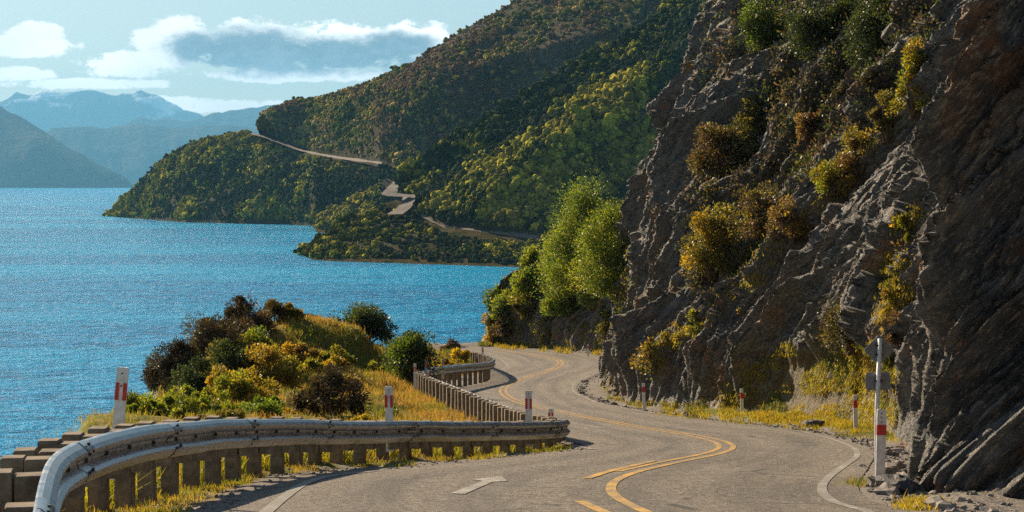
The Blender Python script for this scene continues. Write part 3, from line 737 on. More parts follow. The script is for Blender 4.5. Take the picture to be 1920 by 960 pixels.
# mountains far across the lake
def mountain(name, top, Yb, slope, mt, seed, amp, x0, x1, basepy=352.5, nu=220, nv=40):
    top = np.array(top, float); px = np.linspace(x0, x1, nu)
    tpy = np.interp(px, top[:,0], top[:,1]) + (1.6*fbm(px*.06, 0, 0, 4, seed) if amp else 0)
    zt_ = (HORIZ-tpy)/F*Yb
    Yt = Yb+np.maximum(zt_,0)/slope
    tp = P(px, tpy, Yt); bp = P(px, np.full_like(px, 352.5), np.full_like(px, Yb)); bp[:,2] = -1.5
    v = np.linspace(0,1,nv)[None,:,None]; V = bp[:,None]*(1-v)+tp[:,None]*v
    env = np.sin(v[...,0]*math.pi)**.7
    q = V/(amp*7)
    dd = ridged(q[...,0]+q[...,2]*.5, q[...,1]*.3, q[...,2]*.4, 4, seed)*env
    V[...,1] -= amp*dd; V[...,2] += .25*amp*dd*env
    V[...,2] = np.maximum(V[...,2], -1.5)
    e = V[:,-1:]; k = np.arange(1,4)[None,:,None]; V = np.concatenate([V, e+np.array([0,1,0])*k*amp*2-np.array([0,0,1])*k*amp*.8], 1)
    o = mk(name, V, gridF(V.shape[0], V.shape[1]), mt); return tag(o, kind='structure')
mountain('mountain', [(-80,150),(-30,182),(0,200),(50,226),(80,245),(120,272),(170,299),(215,322),(240,338),(256,352.4)], 15800, .5, M['mountain'], 201, 210, -80, 256)
mountain('mountain', [(-80,300),(60,262),(95,242),(140,237),(200,240),(260,233),(330,239),(420,233),(470,238),(560,262),(640,300)], 22000, .5, M['mountain'], 202, 160, -80, 640)
mountain('mountain', [(150,262),(230,238),(262,217),(290,225),(310,218),(345,228),(375,222),(400,212),(450,205),(500,198),(545,195),(600,205),(700,240)], 27500, .6, M['mountain'], 203, 160, 150, 700)
mountain('mountain', [(-80,225),(-20,210),(0,193),(15,185),(30,173),(55,180),(75,170),(110,172),(180,170),(205,178),(240,176),(262,167),(275,174),(295,178),(345,205),(372,212),(385,222),(460,236),(560,260)], 35500, .7, M['snow'], 204, 200, -80, 560)

# lake
lx = np.array([-13400,-3000,-600,-100,0,200,1200,8400.]); ly = np.array([-50,40,200,600,1500,4000,12000,41000.])
LX, LY = np.meshgrid(lx, ly, indexing='ij')
lake = mk('lake', np.stack([LX, LY, 0*LX], -1), gridF(8,8), M['water'], smooth=False); tag(lake, kind='structure')

# haze over the lake and the mountains
m, t = mat('haze'); pv = t.n('ShaderNodeVolumePrincipled'); pv.inputs['Color'].default_value = (.20,.58,1.0,1); pv.inputs['Density'].default_value = 3.2e-5
pv.inputs['Anisotropy'].default_value = .2
finish(t, None, pv.outputs[0]); M['haze'] = m
hb = MB(); hb.box((-2500, 21000, -8), (23000, 42200, 2250)); hz = hb.build('haze', M['haze']); tag(hz, kind='stuff')

# ------------------------------------------------------------------ guardrail
beam_prof = [(-.005,-.31),(.018,-.305),(.055,-.275),(.083,-.245),(.083,-.225),(.055,-.20),(.012,-.178),(.004,-.155),(.012,-.132),(.055,-.11),(.083,-.085),(.083,-.065),(.055,-.035),(.018,-.005),(-.005,0)]
gr = empty('guardrail', (railc[200,0], railc[200,1], railc[200,2]-.72))
tag(gr, 'long galvanised guardrail on close-set timber posts winding along the lake side', 'guardrail')
gl0 = np.array(gr.location)
ip = 16; beam_prof = [(a_, b_*1.04) for a_, b_ in beam_prof]; bp_ = np.array(beam_prof)
rz_wob = .006*vn(np.arange(len(railc))*.12*.9, 0, 0, 3)
BV = np.zeros((len(railc), len(bp_)*2, 3))
for k, (o_, z_) in enumerate(list(beam_prof)+[(a-.012, b) for a, b in beam_prof[::-1]]):
    BV[:,k,:2] = railc[:,:2]+rn*(o_+.02); BV[:,k,2] = railc[:,2]+z_+rz_wob
nb = BV.shape[1]
fa = (np.arange(len(railc)-1)[:,None]*nb+np.arange(nb)[None,:]); fb = (np.arange(len(railc)-1)[:,None]*nb+(np.arange(nb)[None,:]+1) % nb)
beamF = np.stack([fa.ravel(), fb.ravel(), (fb+nb).ravel(), (fa+nb).ravel()], 1)
mk('beam', BV.reshape(-1,3)-gl0, beamF, M['steel'], gr, smooth=False)
al = np.r_[0, np.cumsum(np.linalg.norm(np.diff(railc[:, :2], axis=0), axis=1))]
# lap joints and bolts of the beam
bolt_me = None; nbolt = 0
def bolt(c, size, ang):
    global bolt_me, nbolt
    if nbolt >= 98: return
    if bolt_me is None:
        q_ = MB(); q_.box((0,0,-.5), (1,1,1), 0); b_ = q_.build('bolt', M['bolt'], gr); bolt_me = b_
    else:
        b_ = bolt_me.copy(); COL.objects.link(b_); b_.parent = gr
    b_.location = c; b_.scale = size; b_.rotation_euler = (0,0,ang); nbolt += 1
def railat(a):
    i = int(np.clip(np.searchsorted(al, a), 0, len(al)-1)); return i, railc[i], rd[i], rn[i]
for a in np.arange(1.2, al[-1]-3, 3.8):
    i, p, d, n_ = railat(a)
    V = []
    for j in (i-1, i, i+1, i+2):
        j = min(j, len(railc)-1)
        V.append([(railc[j,0]+rn[j,0]*(q[0]+.024), railc[j,1]+rn[j,1]*(q[0]+.024), railc[j,2]+q[1]*1.01+.002) for q in beam_prof])
    V = np.array(V); mk('lap_joint', V.reshape(-1,3)-gl0, gridF(4, len(beam_prof)), M['steel'], gr)
    if p[1] > 37: continue
    for sh in (-.05,.12):
        for hz_, ho in ((-.035,.075),(-.225,.105),(-.085,.108),(-.275,.075)):
            c = p[:2]+d*sh+n_*ho; bolt((c[0]-gl0[0], c[1]-gl0[1], p[2]+hz_-gl0[2]), (.035,.02,.024), math.atan2(d[1],d[0]))
pk = 0; proto = None; a = .35
while a < al[-1]-.3:
    i, p, d, n_ = railat(a); ang = math.atan2(d[1], d[0])
    gz = float(groundz(p[0]-n_[0]*.25, p[1]-n_[1]*.25))
    base_z = p[2]-.72-.35
    q = p[:2]-n_*.235
    if proto is None:
        mp_ = MB(); mp_.box((0,0,0), (.175,.15,1.075), 0, ch=.008)
        proto = mp_.build('post', M['timber'], gr); mb_ = MB(); mb_.box((0,0,.66), (.175,.17,.40), 0, ch=.008)
        proto_b = mb_.build('spacer_block', M['timber'], gr); po, pb = proto, proto_b
    else:
        po, pb = proto.copy(), proto_b.copy(); COL.objects.link(po); COL.objects.link(pb); po.parent = gr; pb.parent = gr
    tl = random.uniform(-.02,.02)
    po.location = (q[0]-gl0[0], q[1]-gl0[1], base_z-gl0[2]+random.uniform(-.012,.02)); po.rotation_euler = (tl, random.uniform(-.02,.02), ang+random.uniform(-.03,.03))
    q2 = p[:2]-n_*.070
    pb.location = (q2[0]-gl0[0], q2[1]-gl0[1], base_z-gl0[2]+random.uniform(-.01,.01)); pb.rotation_euler = (0,0,ang+random.uniform(-.03,.03))
    c = p[:2]+n_*.034
    if p[1] < 38: bolt((c[0]-gl0[0], c[1]-gl0[1], p[2]-.155-gl0[2]), (.04,.03,.03), ang)
    pk += 1
    a += (.97 if p[1] < 42 else 1.05)*(1 if pk < 95 else 1.3)
print('posts', pk, 'bolts', nbolt)

# ------------------------------------------------------------------ edge markers
RAILPOST = [(215,688,.105),(727,730,.12),(992,737,.12),(1031,762,.11),(920,752,.11),(863,737,.11),(848,726,.11),(803,692,.11),(779,680,.11),(799,672,.11),(831,670,.11),(866,664,.11),(905,648,.11)]
def marker(name, loc, wid, h, rz, tilt, label, group, split, redz=(.5,.75)):
    e = empty(name, loc, rz); tag(e, label, 'marker post', group)
    e.rotation_euler = (0, tilt, rz)
    b = MB(); b.extrude([(-wid/2,-.15),(wid/2,-.15),(wid/2,h-.012),(wid/2-.012,h),(-wid/2+.012,h),(-wid/2,h-.012)], (0,0,0), 0, .022)
    b.build('board', M['postwhite'], e)
    b = MB(); z0, z1 = h*redz[0], h*redz[1]
    if split:
        for s_ in (-1,1): b.box((s_*(wid*.34), -.0145, z0), (wid*.34,.006,z1-z0), 0)
    else: b.box((0,-.0145,z0), (wid+.004,.008,z1-z0), 0); b.box((0,.0145,z0), (wid+.004,.008,z1-z0), 0)
    b.build('red_band', M['red'], e)
    b = MB(); b.box((0,-.0145,h*.86), (wid*.3,.006,.03)); b.build('reflector', M['reflect'], e)
    b = MB(); b.box((0,-.0145,h*.93), (.014,.006,.014)); b.box((0,-.0145,h*.80), (.014,.006,.014)); b.build('screw', M['bolt'], e)
    return e
rpx, rpy = proj(railc)
labs = ['tall white marker board with two red bars at the left, leaning above the lake',
 'white marker post with red bars right of the dark brown bush',
 'tallest white and red marker post near the right-hand end of the near guardrail',
 'short red and white marker post on the very end of the near guardrail',
 'small red and white marker just left of the tall one at the rail end',
 'marker post on the timber posts just left of the small one above the rail',
 'marker post on the timber posts, level with the faded white patch on the road',
 'marker post at the inside of the far bend where the bright beam turns',
 'leftmost marker post at the outer corner of the far guardrail, below the round bush',
 'marker post just right of the leftmost corner one, against the dark round bush',
 'marker post against the orange shrubs above the far rail beam',
 'marker post among the furthest timber posts right of the orange shrubs',
 'furthest marker post, beside the asphalt at the last visible bend']
ranges = [(0,20),(20,30),(30,36),(35,40),(40,56),(56,68),(60,72),(68,76),(72,78.5),(75,82),(80,88),(84,120),(96,140)]
RM = [(215,17.4,.13),(727,28.1,.12),(992,34.6,.12),(1031,40.6,.11),(920,54.5,.11),(863,62.3,.11),(848,64.3,.11),(803,71.8,.11),(779,74.0,.11),(799,78.8,.11),(831,83.0,.11),(866,116,.11),(905,105.5,.11)]
for (px_, py_, wd), (_, Yq, _w), lb in zip(RAILPOST, RM, labs):
    i = int(np.argmin(np.abs(railc[:,1]-Yq)))
    pt = P(px_, py_, railc[i,1]-.0)
    topz = pt[2]; gz = railc[i,2]-.36
    marker('marker_post', (pt[0], pt[1]+(0 if px_ == 215 else .42 if Yq < 38 else -.36), gz), wd, topz-gz, R(-4+random.uniform(-6,6)), R(5 if px_ == 215 else random.uniform(-2,2)), lb, 'red and white marker posts on the guardrail', True, (.62,.84) if px_ != 215 else (.66,.84))
for px_, pyt, pyb, lb in [(1208,717,767,'white marker post with a red band at the foot of the dark ribbed rock'),
                          (1392,727,782,'white marker post with a red band at the left end of the yellow grass bank'),
                          (1605,738,810,'white marker post with a red band on the grass just left of the signpost'),
                          (1103,645,668,'tiny far marker post at the foot of the furthest green cliff')]:
    q = roadP(px_, pyb); 
    marker('marker_post', (q[0], q[1], q[2]-.02), .10, (pyb-pyt)/F*q[1], R(random.uniform(-5,5)), R(-2), lb, 'marker posts along the cliff foot', False, (.66,.86))

# signpost seen from behind
q = roadP(1643, 893); ppm = F/q[1]
sg_ = empty('road_sign', tuple(q)); tag(sg_, 'tall white signpost with a grey diamond plate above a grey square plate, seen from behind', 'road sign')
b = MB(); Hs = 260/ppm; b.tube([(0,0,-.3),(.004,0,Hs*.5),(.035,0,Hs)], [.028,.028,.028], 12); b.build('pole', M['postwhite'], sg_, smooth=True)
dz = (893-655)/ppm; hw = 29/ppm; r_ = .25*hw
def rdiamond(h): 
    o = []
    for k in range(4):
        c_ = math.pi/2*k; cc_ = np.array([math.cos(c_), math.sin(c_)])*(h-r_*.9)
        for a_ in (-.6,0,.6): o.append(tuple(cc_+r_*.75*np.array([math.cos(c_+a_), math.sin(c_+a_)])))
    return o
def rsquare(w2, h2, r):
    o = []
    for k, (sx_, sz_) in enumerate(((1,-1),(1,1),(-1,1),(-1,-1))):
        for a_ in (-90,-45,0): 
            an = R(a_+90*k); o.append((sx_*(w2-r)+r*math.cos(an), sz_*(h2-r)+r*math.sin(an)))
    return o
b = MB(); b.extrude(rdiamond(hw), (.03,.04,dz), R(4), .004); b.build('warning_plate', M['signback'], sg_)
b = MB(); b.extrude(rsquare(24/ppm, 17/ppm, 6/ppm), (.02,.04,(893-714)/ppm), R(4), .004); b.build('advisory_plate', M['signback'], sg_)
b = MB()
for z_ in (dz+.05, dz-.06, (893-714)/ppm): b.box((.025,.015,z_), (.09,.07,.018), 0)
b.build('bracket', M['bolt'], sg_)
sm = marker('marker_post', (q[0]+.035, q[1]-.06, q[2]), .11, 128/ppm, R(0), R(1), 'white marker post with a red band strapped to the foot of the signpost', 'marker posts along the cliff foot', False, (.62,.77))

# small timber barrier beyond the grass knoll
fe = empty('timber_barrier', tuple(P(675,650,95))); tag(fe, 'low grey timber barrier beyond the grassy knoll, below the dark round tree', 'barrier')
f0, f1 = P(640,637,93)-np.array(fe.location), P(716,648,97)-np.array(fe.location)
for k in range(5):
    c = f0+(f1-f0)*k/4; b = MB(); b.box((c[0],c[1],c[2]-.75), (.14,.14,.85), .1, ch=.01); b.build('post', M['timber'], fe)
ang_f = math.atan2(f1[1]-f0[1], f1[0]-f0[0]); mid_ = (f0+f1)/2
b = MB(); b.box((0,0,0), (float(np.linalg.norm((f1-f0)[:2])),.05,.26), 0, ch=.01); rr = b.build('rail', M['timber'], fe); rr.location = (mid_[0]-.05, mid_[1]-.1, mid_[2]-.22); rr.rotation_euler = (0, -math.atan2(f1[2]-f0[2], np.linalg.norm((f1-f0)[:2])), ang_f)

# ------------------------------------------------------------------ bushes
def leaves(r, centres, crad, n, size, up=.2, asp=.55, spiky=0.0):
    """n leaf quads around clump centres"""
    k = r.integers(len(centres), size=n)
    d = r.normal(size=(n,3)); d /= np.linalg.norm(d,axis=1)[:,None]
    rad = crad[k]*(r.random(n)**.45)
    p = centres[k]+d*rad[:,None]
    ax = d*(.8+spiky) + r.normal(size=(n,3))*.6 + np.array([0,0,up]); ax /= np.linalg.norm(ax,axis=1)[:,None]
    sd_ = np.cross(ax, r.normal(size=(n,3))); sd_ /= np.linalg.norm(sd_,axis=1)[:,None]
    L = (size*r.uniform(.6,1.4,n))[:,None]; Wd = L*asp
    V = np.stack([p, p+ax*L*.5+sd_*Wd*.5, p+ax*L, p+ax*L*.5-sd_*Wd*.5], 1)
    return V, k
def bush(name, cat, label, base, w_, h_, palette, n=2600, leaf=.07, clumps=26, shape='round', seed=0, group=None, mt='leaf', spiky=0.0, depth=None, trunk=True, lean=(0,0), asp=.55):
    r = np.random.default_rng(seed+1000); base = np.array(base, float); dp = depth or w_
    e = empty(name, tuple(base)); tag(e, label, cat, group)
    c = []
    while len(c) < clumps:
        q = r.uniform(-1,1,3)
        rr_ = np.linalg.norm(q)
        if rr_ > 1 or rr_ < .35: continue
        z = abs(q[2])**.85*.95
        if shape == 'cone': z = (q[2]+1)/2; f = (1-z*.85); q[0] *= f; q[1] *= f
        if shape == 'low': z = z**1.3
        if shape == 'spire': f = (1-z)**.6*.9+.15; q[0] *= f; q[1] *= f
        c.append((q[0]*w_*.42+lean[0]*z*h_, q[1]*dp*.42+lean[1]*z*h_, .08*h_+z*h_*.82))
    c = np.array(c); crad = r.uniform(.07,.24,len(c))*min(w_,h_*1.1); c[:,2] *= 1+.25*vn(c[:,0]*2.2/w_+seed, c[:,1]*2.2/w_, 0, 5)
    V, k = leaves(r, c, crad, n, leaf, .3, asp, spiky)
    V[...,2] = np.maximum(V[...,2], -.1)
    pal = np.array(palette); tone = r.uniform(.75,1.3,len(c)); pi = r.integers(len(pal), size=len(c))
    cc = pal[np.where(r.random(n) < .7, pi[k], r.integers(len(pal), size=n))]*(tone[k]*r.uniform(.75,1.3,n))[:,None]
    cols = np.repeat(cc, 4, 0); Fq = np.arange(n*4).reshape(-1,4)
    mk('crown', V.reshape(-1,3), Fq, M[mt], e, col=cols, smooth=False)
    if trunk:
        b = MB()
        for q in c[::max(1, len(c)//9)]:
            s0 = np.array([r.uniform(-.08,.08)*w_, r.uniform(-.08,.08)*w_, -.15]); mdl = (s0+q)*.5+np.array([0,0,.08*h_])
            b.tube([s0, mdl, q], [.022*h_+.008, .014*h_+.006, .006], 6)
        b.build('trunk' if cat == 'tree' else 'stem', M['bark'], e, smooth=True)
    return e
YG = [(.15,.19,.02),(.21,.24,.03),(.11,.15,.02),(.26,.25,.03)]
GRN = [(.10,.15,.02),(.14,.20,.03),(.07,.11,.015)]
OR = [(.30,.22,.02),(.38,.25,.02),(.20,.18,.025),(.22,.15,.03),(.13,.14,.02)]
DK = [(.055,.045,.035),(.085,.062,.045),(.045,.038,.028),(.11,.085,.045)]
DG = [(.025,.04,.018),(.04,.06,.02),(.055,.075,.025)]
BR = [(.10,.06,.04),(.14,.085,.05),(.07,.05,.035),(.17,.11,.05)]
OLV = [(.10,.10,.03),(.14,.13,.04),(.07,.07,.025),(.17,.14,.04)]
def gpt(px, py, Y):
    x = (px-960)/F*Y*(1/(CT+(480-py)/F*ST)); return (float(x), float(Y), float(groundz(x, Y))-.05)
NB = [ # px, Y, width px, height px, palette, label, kind, shape, mat
 (300,38,150,85,YG,'yellow-green bush right behind the near guardrail, beside the tall leaning marker board','round','leaf'),
 (252,40,70,70,YG,'small yellow-green bush at the left end of the planted knoll, beside the leaning marker','round','leaf'),
 (395,42,110,70,YG,'low yellow-green bush behind the rail between the leafy left bush and the rounded green one','round','leaf'),
 (498,40,80,76,GRN,'rounded bright green bush just behind the near guardrail, left of the dark brown bush','round','leaf'),
 (620,42,140,84,DK,'dark brown, almost black bush right behind the near guardrail','round','darkleaf'),
 (690,40,60,26,OR,'low yellow-flowered clump at the right foot of the dark brown bush','low','leaf'),
 (455,52,150,90,OR+YG,'wide yellow-flowering bush above the green bushes in the middle of the knoll','round','leaf'),
 (500,60,130,95,OR,'golden-orange flowering bush on the left flank of the grassy knoll','round','leaf'),
 (375,56,100,90,DG,'dark green bush on the lake side of the golden bushes','round','leaf'),
 (330,58,110,80,DK,'brown-black gorse on the seaward edge just above the yellow-green bushes','round','darkleaf'),
 (285,50,80,60,DK,'lowest dark gorse clump at the lake edge, left of the knoll','round','darkleaf'),
 (400,70,120,100,DK,'dark brown gorse bush halfway up the seaward edge of the knoll','round','darkleaf'),
 (375,74,60,80,GRN+OLV,'small olive-green bush on the outer left edge of the dark gorse','round','leaf'),
 (445,76,120,110,BR+DK,'brown-purple gorse bush high on the seaward edge of the knoll','round','darkleaf'),
 (478,70,80,85,YG+GRN,'bright green bush set against the dark gorse near the top of the knoll','round','leaf'),
 (455,84,110,80,BR+DK,'topmost brown gorse bush with ragged twigs against the lake','spire','darkleaf'),
 (520,86,90,55,BR+OR,'reddish-brown shrub on the crest right of the topmost gorse','low','darkleaf'),
 (575,92,90,42,BR+DK,'low bare-twigged brown shrub on the crest in front of the lake','low','darkleaf'),
 (682,92,112,96,DG,'dark green round tree at the far right end of the grassy knoll','round','leaf'),
 (768,79,118,112,DG+GRN,'conical dark green bush beside the corner of the far guardrail','cone','leaf'),
 (832,96,60,36,OR,'orange-yellow flowering shrub right of the conical bush','low','leaf'),
 (805,90,40,34,OR,'small orange shrub between the conical bush and the far rail','low','leaf'),
 (860,106,50,28,OR,'low orange shrub behind the last timber posts of the far rail','low','leaf'),
 (845,125,34,26,BR,'small bare reddish shrub above the far bend against the water','low','darkleaf'),
 (730,58,40,30,YG,'small green tuft bush on the dry grass slope','low','leaf'),
 (580,66,110,45,OR+YG,'low flowering thicket in the middle of the dry grass slope','low','leaf'),
 (640,74,110,40,YG+OR,'low yellow-green thicket below the knoll crest','low','leaf'),
 (560,74,80,40,BR+OR,'low russet thicket left of the yellow-green one on the knoll','low','leaf'),
 (705,84,60,34,OR+YG,'yellow shrub just left of the conical bush','low','leaf'),
 (545,44,60,40,OR,'small golden bush between the rounded green bush and the dark brown bush','low','leaf'),
 (440,44,60,50,YG,'small leafy bush left of the rounded bright green bush','round','leaf'),
 (262,36,80,60,YG,'leafy yellow-green clump between the tall leaning marker and the first big bush','round','leaf'),
 (330,35,100,45,YG+OLV,'low olive-green bush hugging the back of the near rail on the left','low','leaf'),
 (312,64,80,70,DK+BR,'dark gorse clump between the lowest one and the large seaward gorse','round','darkleaf'),
 (430,60,110,90,DG+OLV,'deep green bush in the hollow between gorse and golden shrubs','round','leaf'),
 (240,44,60,40,DK+BR,'smallest dark heath clump at the far left end of the scrub','low','darkleaf'),
 (420,37,120,46,OLV+YG,'low olive thicket pressed against the rail in front of the golden bushes','low','leaf'),
 (560,39,70,34,YG+OR,'low yellow-green clump at the left foot of the dark brown bush','low','leaf'),
 (545,98,60,40,DK,'dark ragged shrub on the skyline of the knoll left of the bare brown one','spire','darkleaf'),
 (350,46,70,60,YG+GRN,'leafy green bush behind the yellow-green ones near the lake edge','round','leaf')]
for i, (px_, Y_, wp, hp, pal, lb, shp, mt_) in enumerate(NB):
    ppm = F/Y_; base_ = gpt(px_, 700, Y_)
    istree = px_ in (682,768)
    pxw, pxh = wp/ppm, hp/ppm
    bush('tree' if px_ == 682 else 'bush', 'tree' if px_ == 682 else 'bush', lb, base_, pxw*1.2, pxh*(1.1 if Y_ > 66 or mt_ == 'darkleaf' else .92), pal, n=int(np.clip(wp*hp*(.9 if mt_ == 'leaf' else 1.5), 1500, 15000)), leaf=2.9/ppm*1.9 if mt_ == 'leaf' else 2.6/ppm*2, clumps=int(np.clip(wp*hp/320, 12, 46)), shape=shp, seed=i, mt=mt_, spiky=.8 if mt_ == 'darkleaf' else .2, asp=.5 if mt_ == 'leaf' else .38)
# bushes on the cliff: px, base py, width px, height px
CB = [
 (1160,530,150,210,YG+GRN,'tall bright green tree against the dark rock wall, right of the twin crown','round'),
 (1098,540,150,175,GRN+YG,'broad bright green tree on top of the far cliff, left of the taller one','round'),
 (1050,530,80,95,YG,'leafy tree left of the broad bright green tree on the far cliff','round'),
 (1000,540,70,60,YG+OLV,'yellow-green bush on the shoulder of the far cliff','round'),
 (932,590,55,52,YG+GRN,'leafy green bush on the left corner of the far cliff above the lake','round'),
 (1130,560,90,110,YG+GRN,'bright green bush filling the gap under the two green trees against the rock','low'),
 (1065,580,90,80,YG+GRN,'bright yellow-green bush spilling over the cliff below the left green tree','low'),
 (1005,560,90,70,YG+GRN,'bright rounded bush on the descending crest of the far cliff','low'),
 (962,590,80,60,YG+GRN,'green bush low on the descending crest nearest the lake corner','low'),
 (950,620,60,60,BR+OLV,'olive-brown shrub hanging down the left corner of the far cliff','round'),
 (1000,590,80,60,OLV+BR,'brown-green shrub on the face of the far cliff under the shoulder bush','round'),
 (1085,560,44,70,YG,'bright hanging shrub in the middle of the far cliff face','round'),
 (1140,620,40,70,OLV,'narrow olive shrub hanging on the right of the far cliff face','round'),
 (1030,640,50,50,OLV,'small olive shrub low on the far cliff face','round'),
 (925,640,40,60,OLV+OR,'yellowish shrub at the lake-side foot of the far cliff','round'),
 (1405,290,80,110,OLV,'olive bush standing out highest on the dark recessed rock','round'),
 (1350,330,100,120,OLV+BR,'broad olive-brown bush left below the highest olive bush on the dark rock','round'),
 (1340,500,110,150,OLV+OR,'straggling golden-olive bush low in the dark recess','round'),
 (1420,430,90,90,BR+OLV,'brown twiggy bush in the middle of the dark recess','round'),
 (1480,440,90,70,BR+OR,'russet bush on the lower part of the ledge','round'),
 (1560,350,90,60,OR+YG,'yellow shrub on the diagonal ledge','round'),
 (1610,310,80,70,BR+OR,'reddish shrub next up the diagonal ledge from the yellow one','round'),
 (1660,250,60,80,OR+OLV,'yellowing bush near the top of the diagonal ledge','round'),
 (1712,200,62,120,YG+OR,'upright bright yellow-green bush at the top end of the ledge','spire'),
 (1440,80,110,100,GRN+DG,'green bush at the top edge of the picture on the cliff','round'),
 (1540,100,150,110,DG,'dark green thicket under the top edge, right of the green bush','round'),
 (1640,110,110,120,DG,'dark thicket left of the upright yellow-green bush','round'),
 (1520,250,60,70,BR,'thin reddish twiggy shrub in the shaded hollow','spire'),
 (1700,450,56,70,OR+YG,'yellow bush on the edge of the near buttress','round'),
 (1672,540,34,90,OR,'narrow yellow shrub trailing below the bush on the buttress edge','round'),
 (1595,640,105,115,OLV+DK,'dark olive bush above the grassy bank, up and left of the signpost','round'),
 (1680,560,60,40,OR,'low golden shrub beside the dark olive bush','low'),
 (1310,620,40,50,OR+YG,'yellow tuft shrub on the lower rock ribs','low'),
 (1225,680,60,50,OR+BR,'ochre shrub low on the leftmost rock ribs','low'),
 (1690,640,60,60,BR,'bare brown shrub behind the diamond sign plate','low')]
for i, (px_, py_, wp, hp, pal, lb, shp) in enumerate(CB):
    h_ = ray(px_, py_, 'c')
    if h_ is None: print('miss', px_, py_); continue
    p, n_, dist_ = h_; ppm = F/p.y; wq = 1.2*wp/ppm; hq = 1.18*hp/ppm
    big_ = i < 3
    bush('tree' if big_ else 'bush', 'tree' if big_ else 'bush', lb, (p.x, p.y-.08*wq, p.z-.1*hq), wq, hq, pal, n=int(np.clip(wp*hp*(1.6 if big_ else .7), 900, 40000)), leaf=(3.8 if big_ else 5.0)/ppm, clumps=int(np.clip(wp*hp/(200 if big_ else 330), 10, 130)), shape=shp, seed=200+i, mt='leaf', depth=min(wq,1.6)*.8 if not big_ else wq*.7, spiky=.3)

# ------------------------------------------------------------------ grass
def blades(name, pts, nrm, hgt, wid, palette, seed, label=None, per=5, spread=.08):
    r = np.random.default_rng(seed); n = len(pts)*per
    p = np.repeat(pts, per, 0)+r.normal(size=(n,3))*spread*np.array([1,1,.1]); hg = np.repeat(hgt, per)*r.uniform(.5,1.3,n)
    ax = np.repeat(nrm, per, 0)*.4+np.array([0,0,.8])+r.normal(size=(n,3))*.35; ax /= np.linalg.norm(ax,axis=1)[:,None]
    th = r.uniform(0,3.14,n); sd_ = np.stack([np.cos(th),np.sin(th),0*th],1)*(np.repeat(wid,per)*.5)[:,None]
    b0 = p-ax*.03; mid_ = p+ax*(hg*.55)[:,None]; tip = p+ax*hg[:,None]+r.normal(size=(n,3))*(hg*.18)[:,None]
    V = np.stack([b0-sd_, b0+sd_, mid_+sd_*.7, mid_-sd_*.7, tip], 1).reshape(-1,3)
    k = np.arange(n)*5; F4 = np.stack([k,k+1,k+2,k+3],1); F3 = np.stack([k+3,k+2,k+4],1)
    pal = np.array(palette); patch = fbm(p[:,0]*.45,p[:,1]*.45,p[:,2]*.45,3,seed)
    ci = np.clip((patch*.8+.5+r.normal(0,.2,n))*len(pal),0,len(pal)-1).astype(int)
    cols = np.repeat(pal[ci]*r.uniform(.7,1.3,(n,1)),5,0)
    return tag(mk(name, V, [F4,F3], M['grassblade'], col=cols, smooth=False), kind='stuff')
# plateau
r = np.random.default_rng(5)
n = 60000; Yq = 27+ (r.random(n)**.8)*120; Xq = r.uniform(-14, 4, n)
ii = np.clip(np.searchsorted(gx, Xq)-1,0,len(gx)-1); jj = np.clip(np.searchsorted(gy, Yq)-1,0,len(gy)-1)
ok = (side[ii,jj] < -.25) & (dist[ii,jj] < 1.2) & (dr[ii,jj] > .5)
Xq, Yq = Xq[ok], Yq[ok]
pp = np.stack([Xq, Yq, groundz(Xq,Yq)],1)
GOLD = [(.31,.19,.06),(.37,.25,.08),(.28,.18,.05),(.19,.19,.035),(.30,.22,.06),(.14,.16,.03)]
hgt = np.interp(Yq,[27,60,100],[.10,.17,.23])*r.uniform(.7,1.4,len(Yq)); wid = np.interp(Yq,[27,60,140],[.012,.022,.045])
blades('dry_grass', pp, np.zeros_like(pp), hgt, wid, GOLD, 6, per=6, spread=.14)
# shoulder below the near rail
n = 30000; Yq = 9+r.random(n)*32; Xq = r.uniform(-5, 3, n)
ii = np.clip(np.searchsorted(gx, Xq)-1,0,len(gx)-1); jj = np.clip(np.searchsorted(gy, Yq)-1,0,len(gy)-1)
pt_ = fbm(Xq*.9, Yq*.5, 0, 3, 77)
ok = (dr[ii,jj] > .45) & (dRail[ii,jj] < 2.2) & (pt_ > -.08) & (side[ii,jj] > -1.5)
Xq, Yq = Xq[ok], Yq[ok]; pp = np.stack([Xq,Yq,groundz(Xq,Yq)],1)
SHG = [(.24,.24,.03),(.32,.28,.03),(.18,.20,.03),(.34,.25,.05)]
blades('verge_grass', pp, np.zeros_like(pp), np.full(len(Yq),.06), np.full(len(Yq),.009), SHG, 8, per=7, spread=.05)
# thick weeds behind the rail, seen between its posts
n = 5000; ia = r.integers(0, np.searchsorted(railc[:,1], 38), n); of = r.uniform(.45, 2.4, n)
xy = railc[ia,:2]-rn[ia]*of[:,None]; pp = np.stack([xy[:,0], xy[:,1], groundz(xy[:,0],xy[:,1])],1)
blades('rail_weeds', pp, np.zeros_like(pp), r.uniform(.15,.42,n), np.full(n,.022), SHG+[(.12,.15,.02),(.10,.12,.02)], 9, per=6, spread=.07)
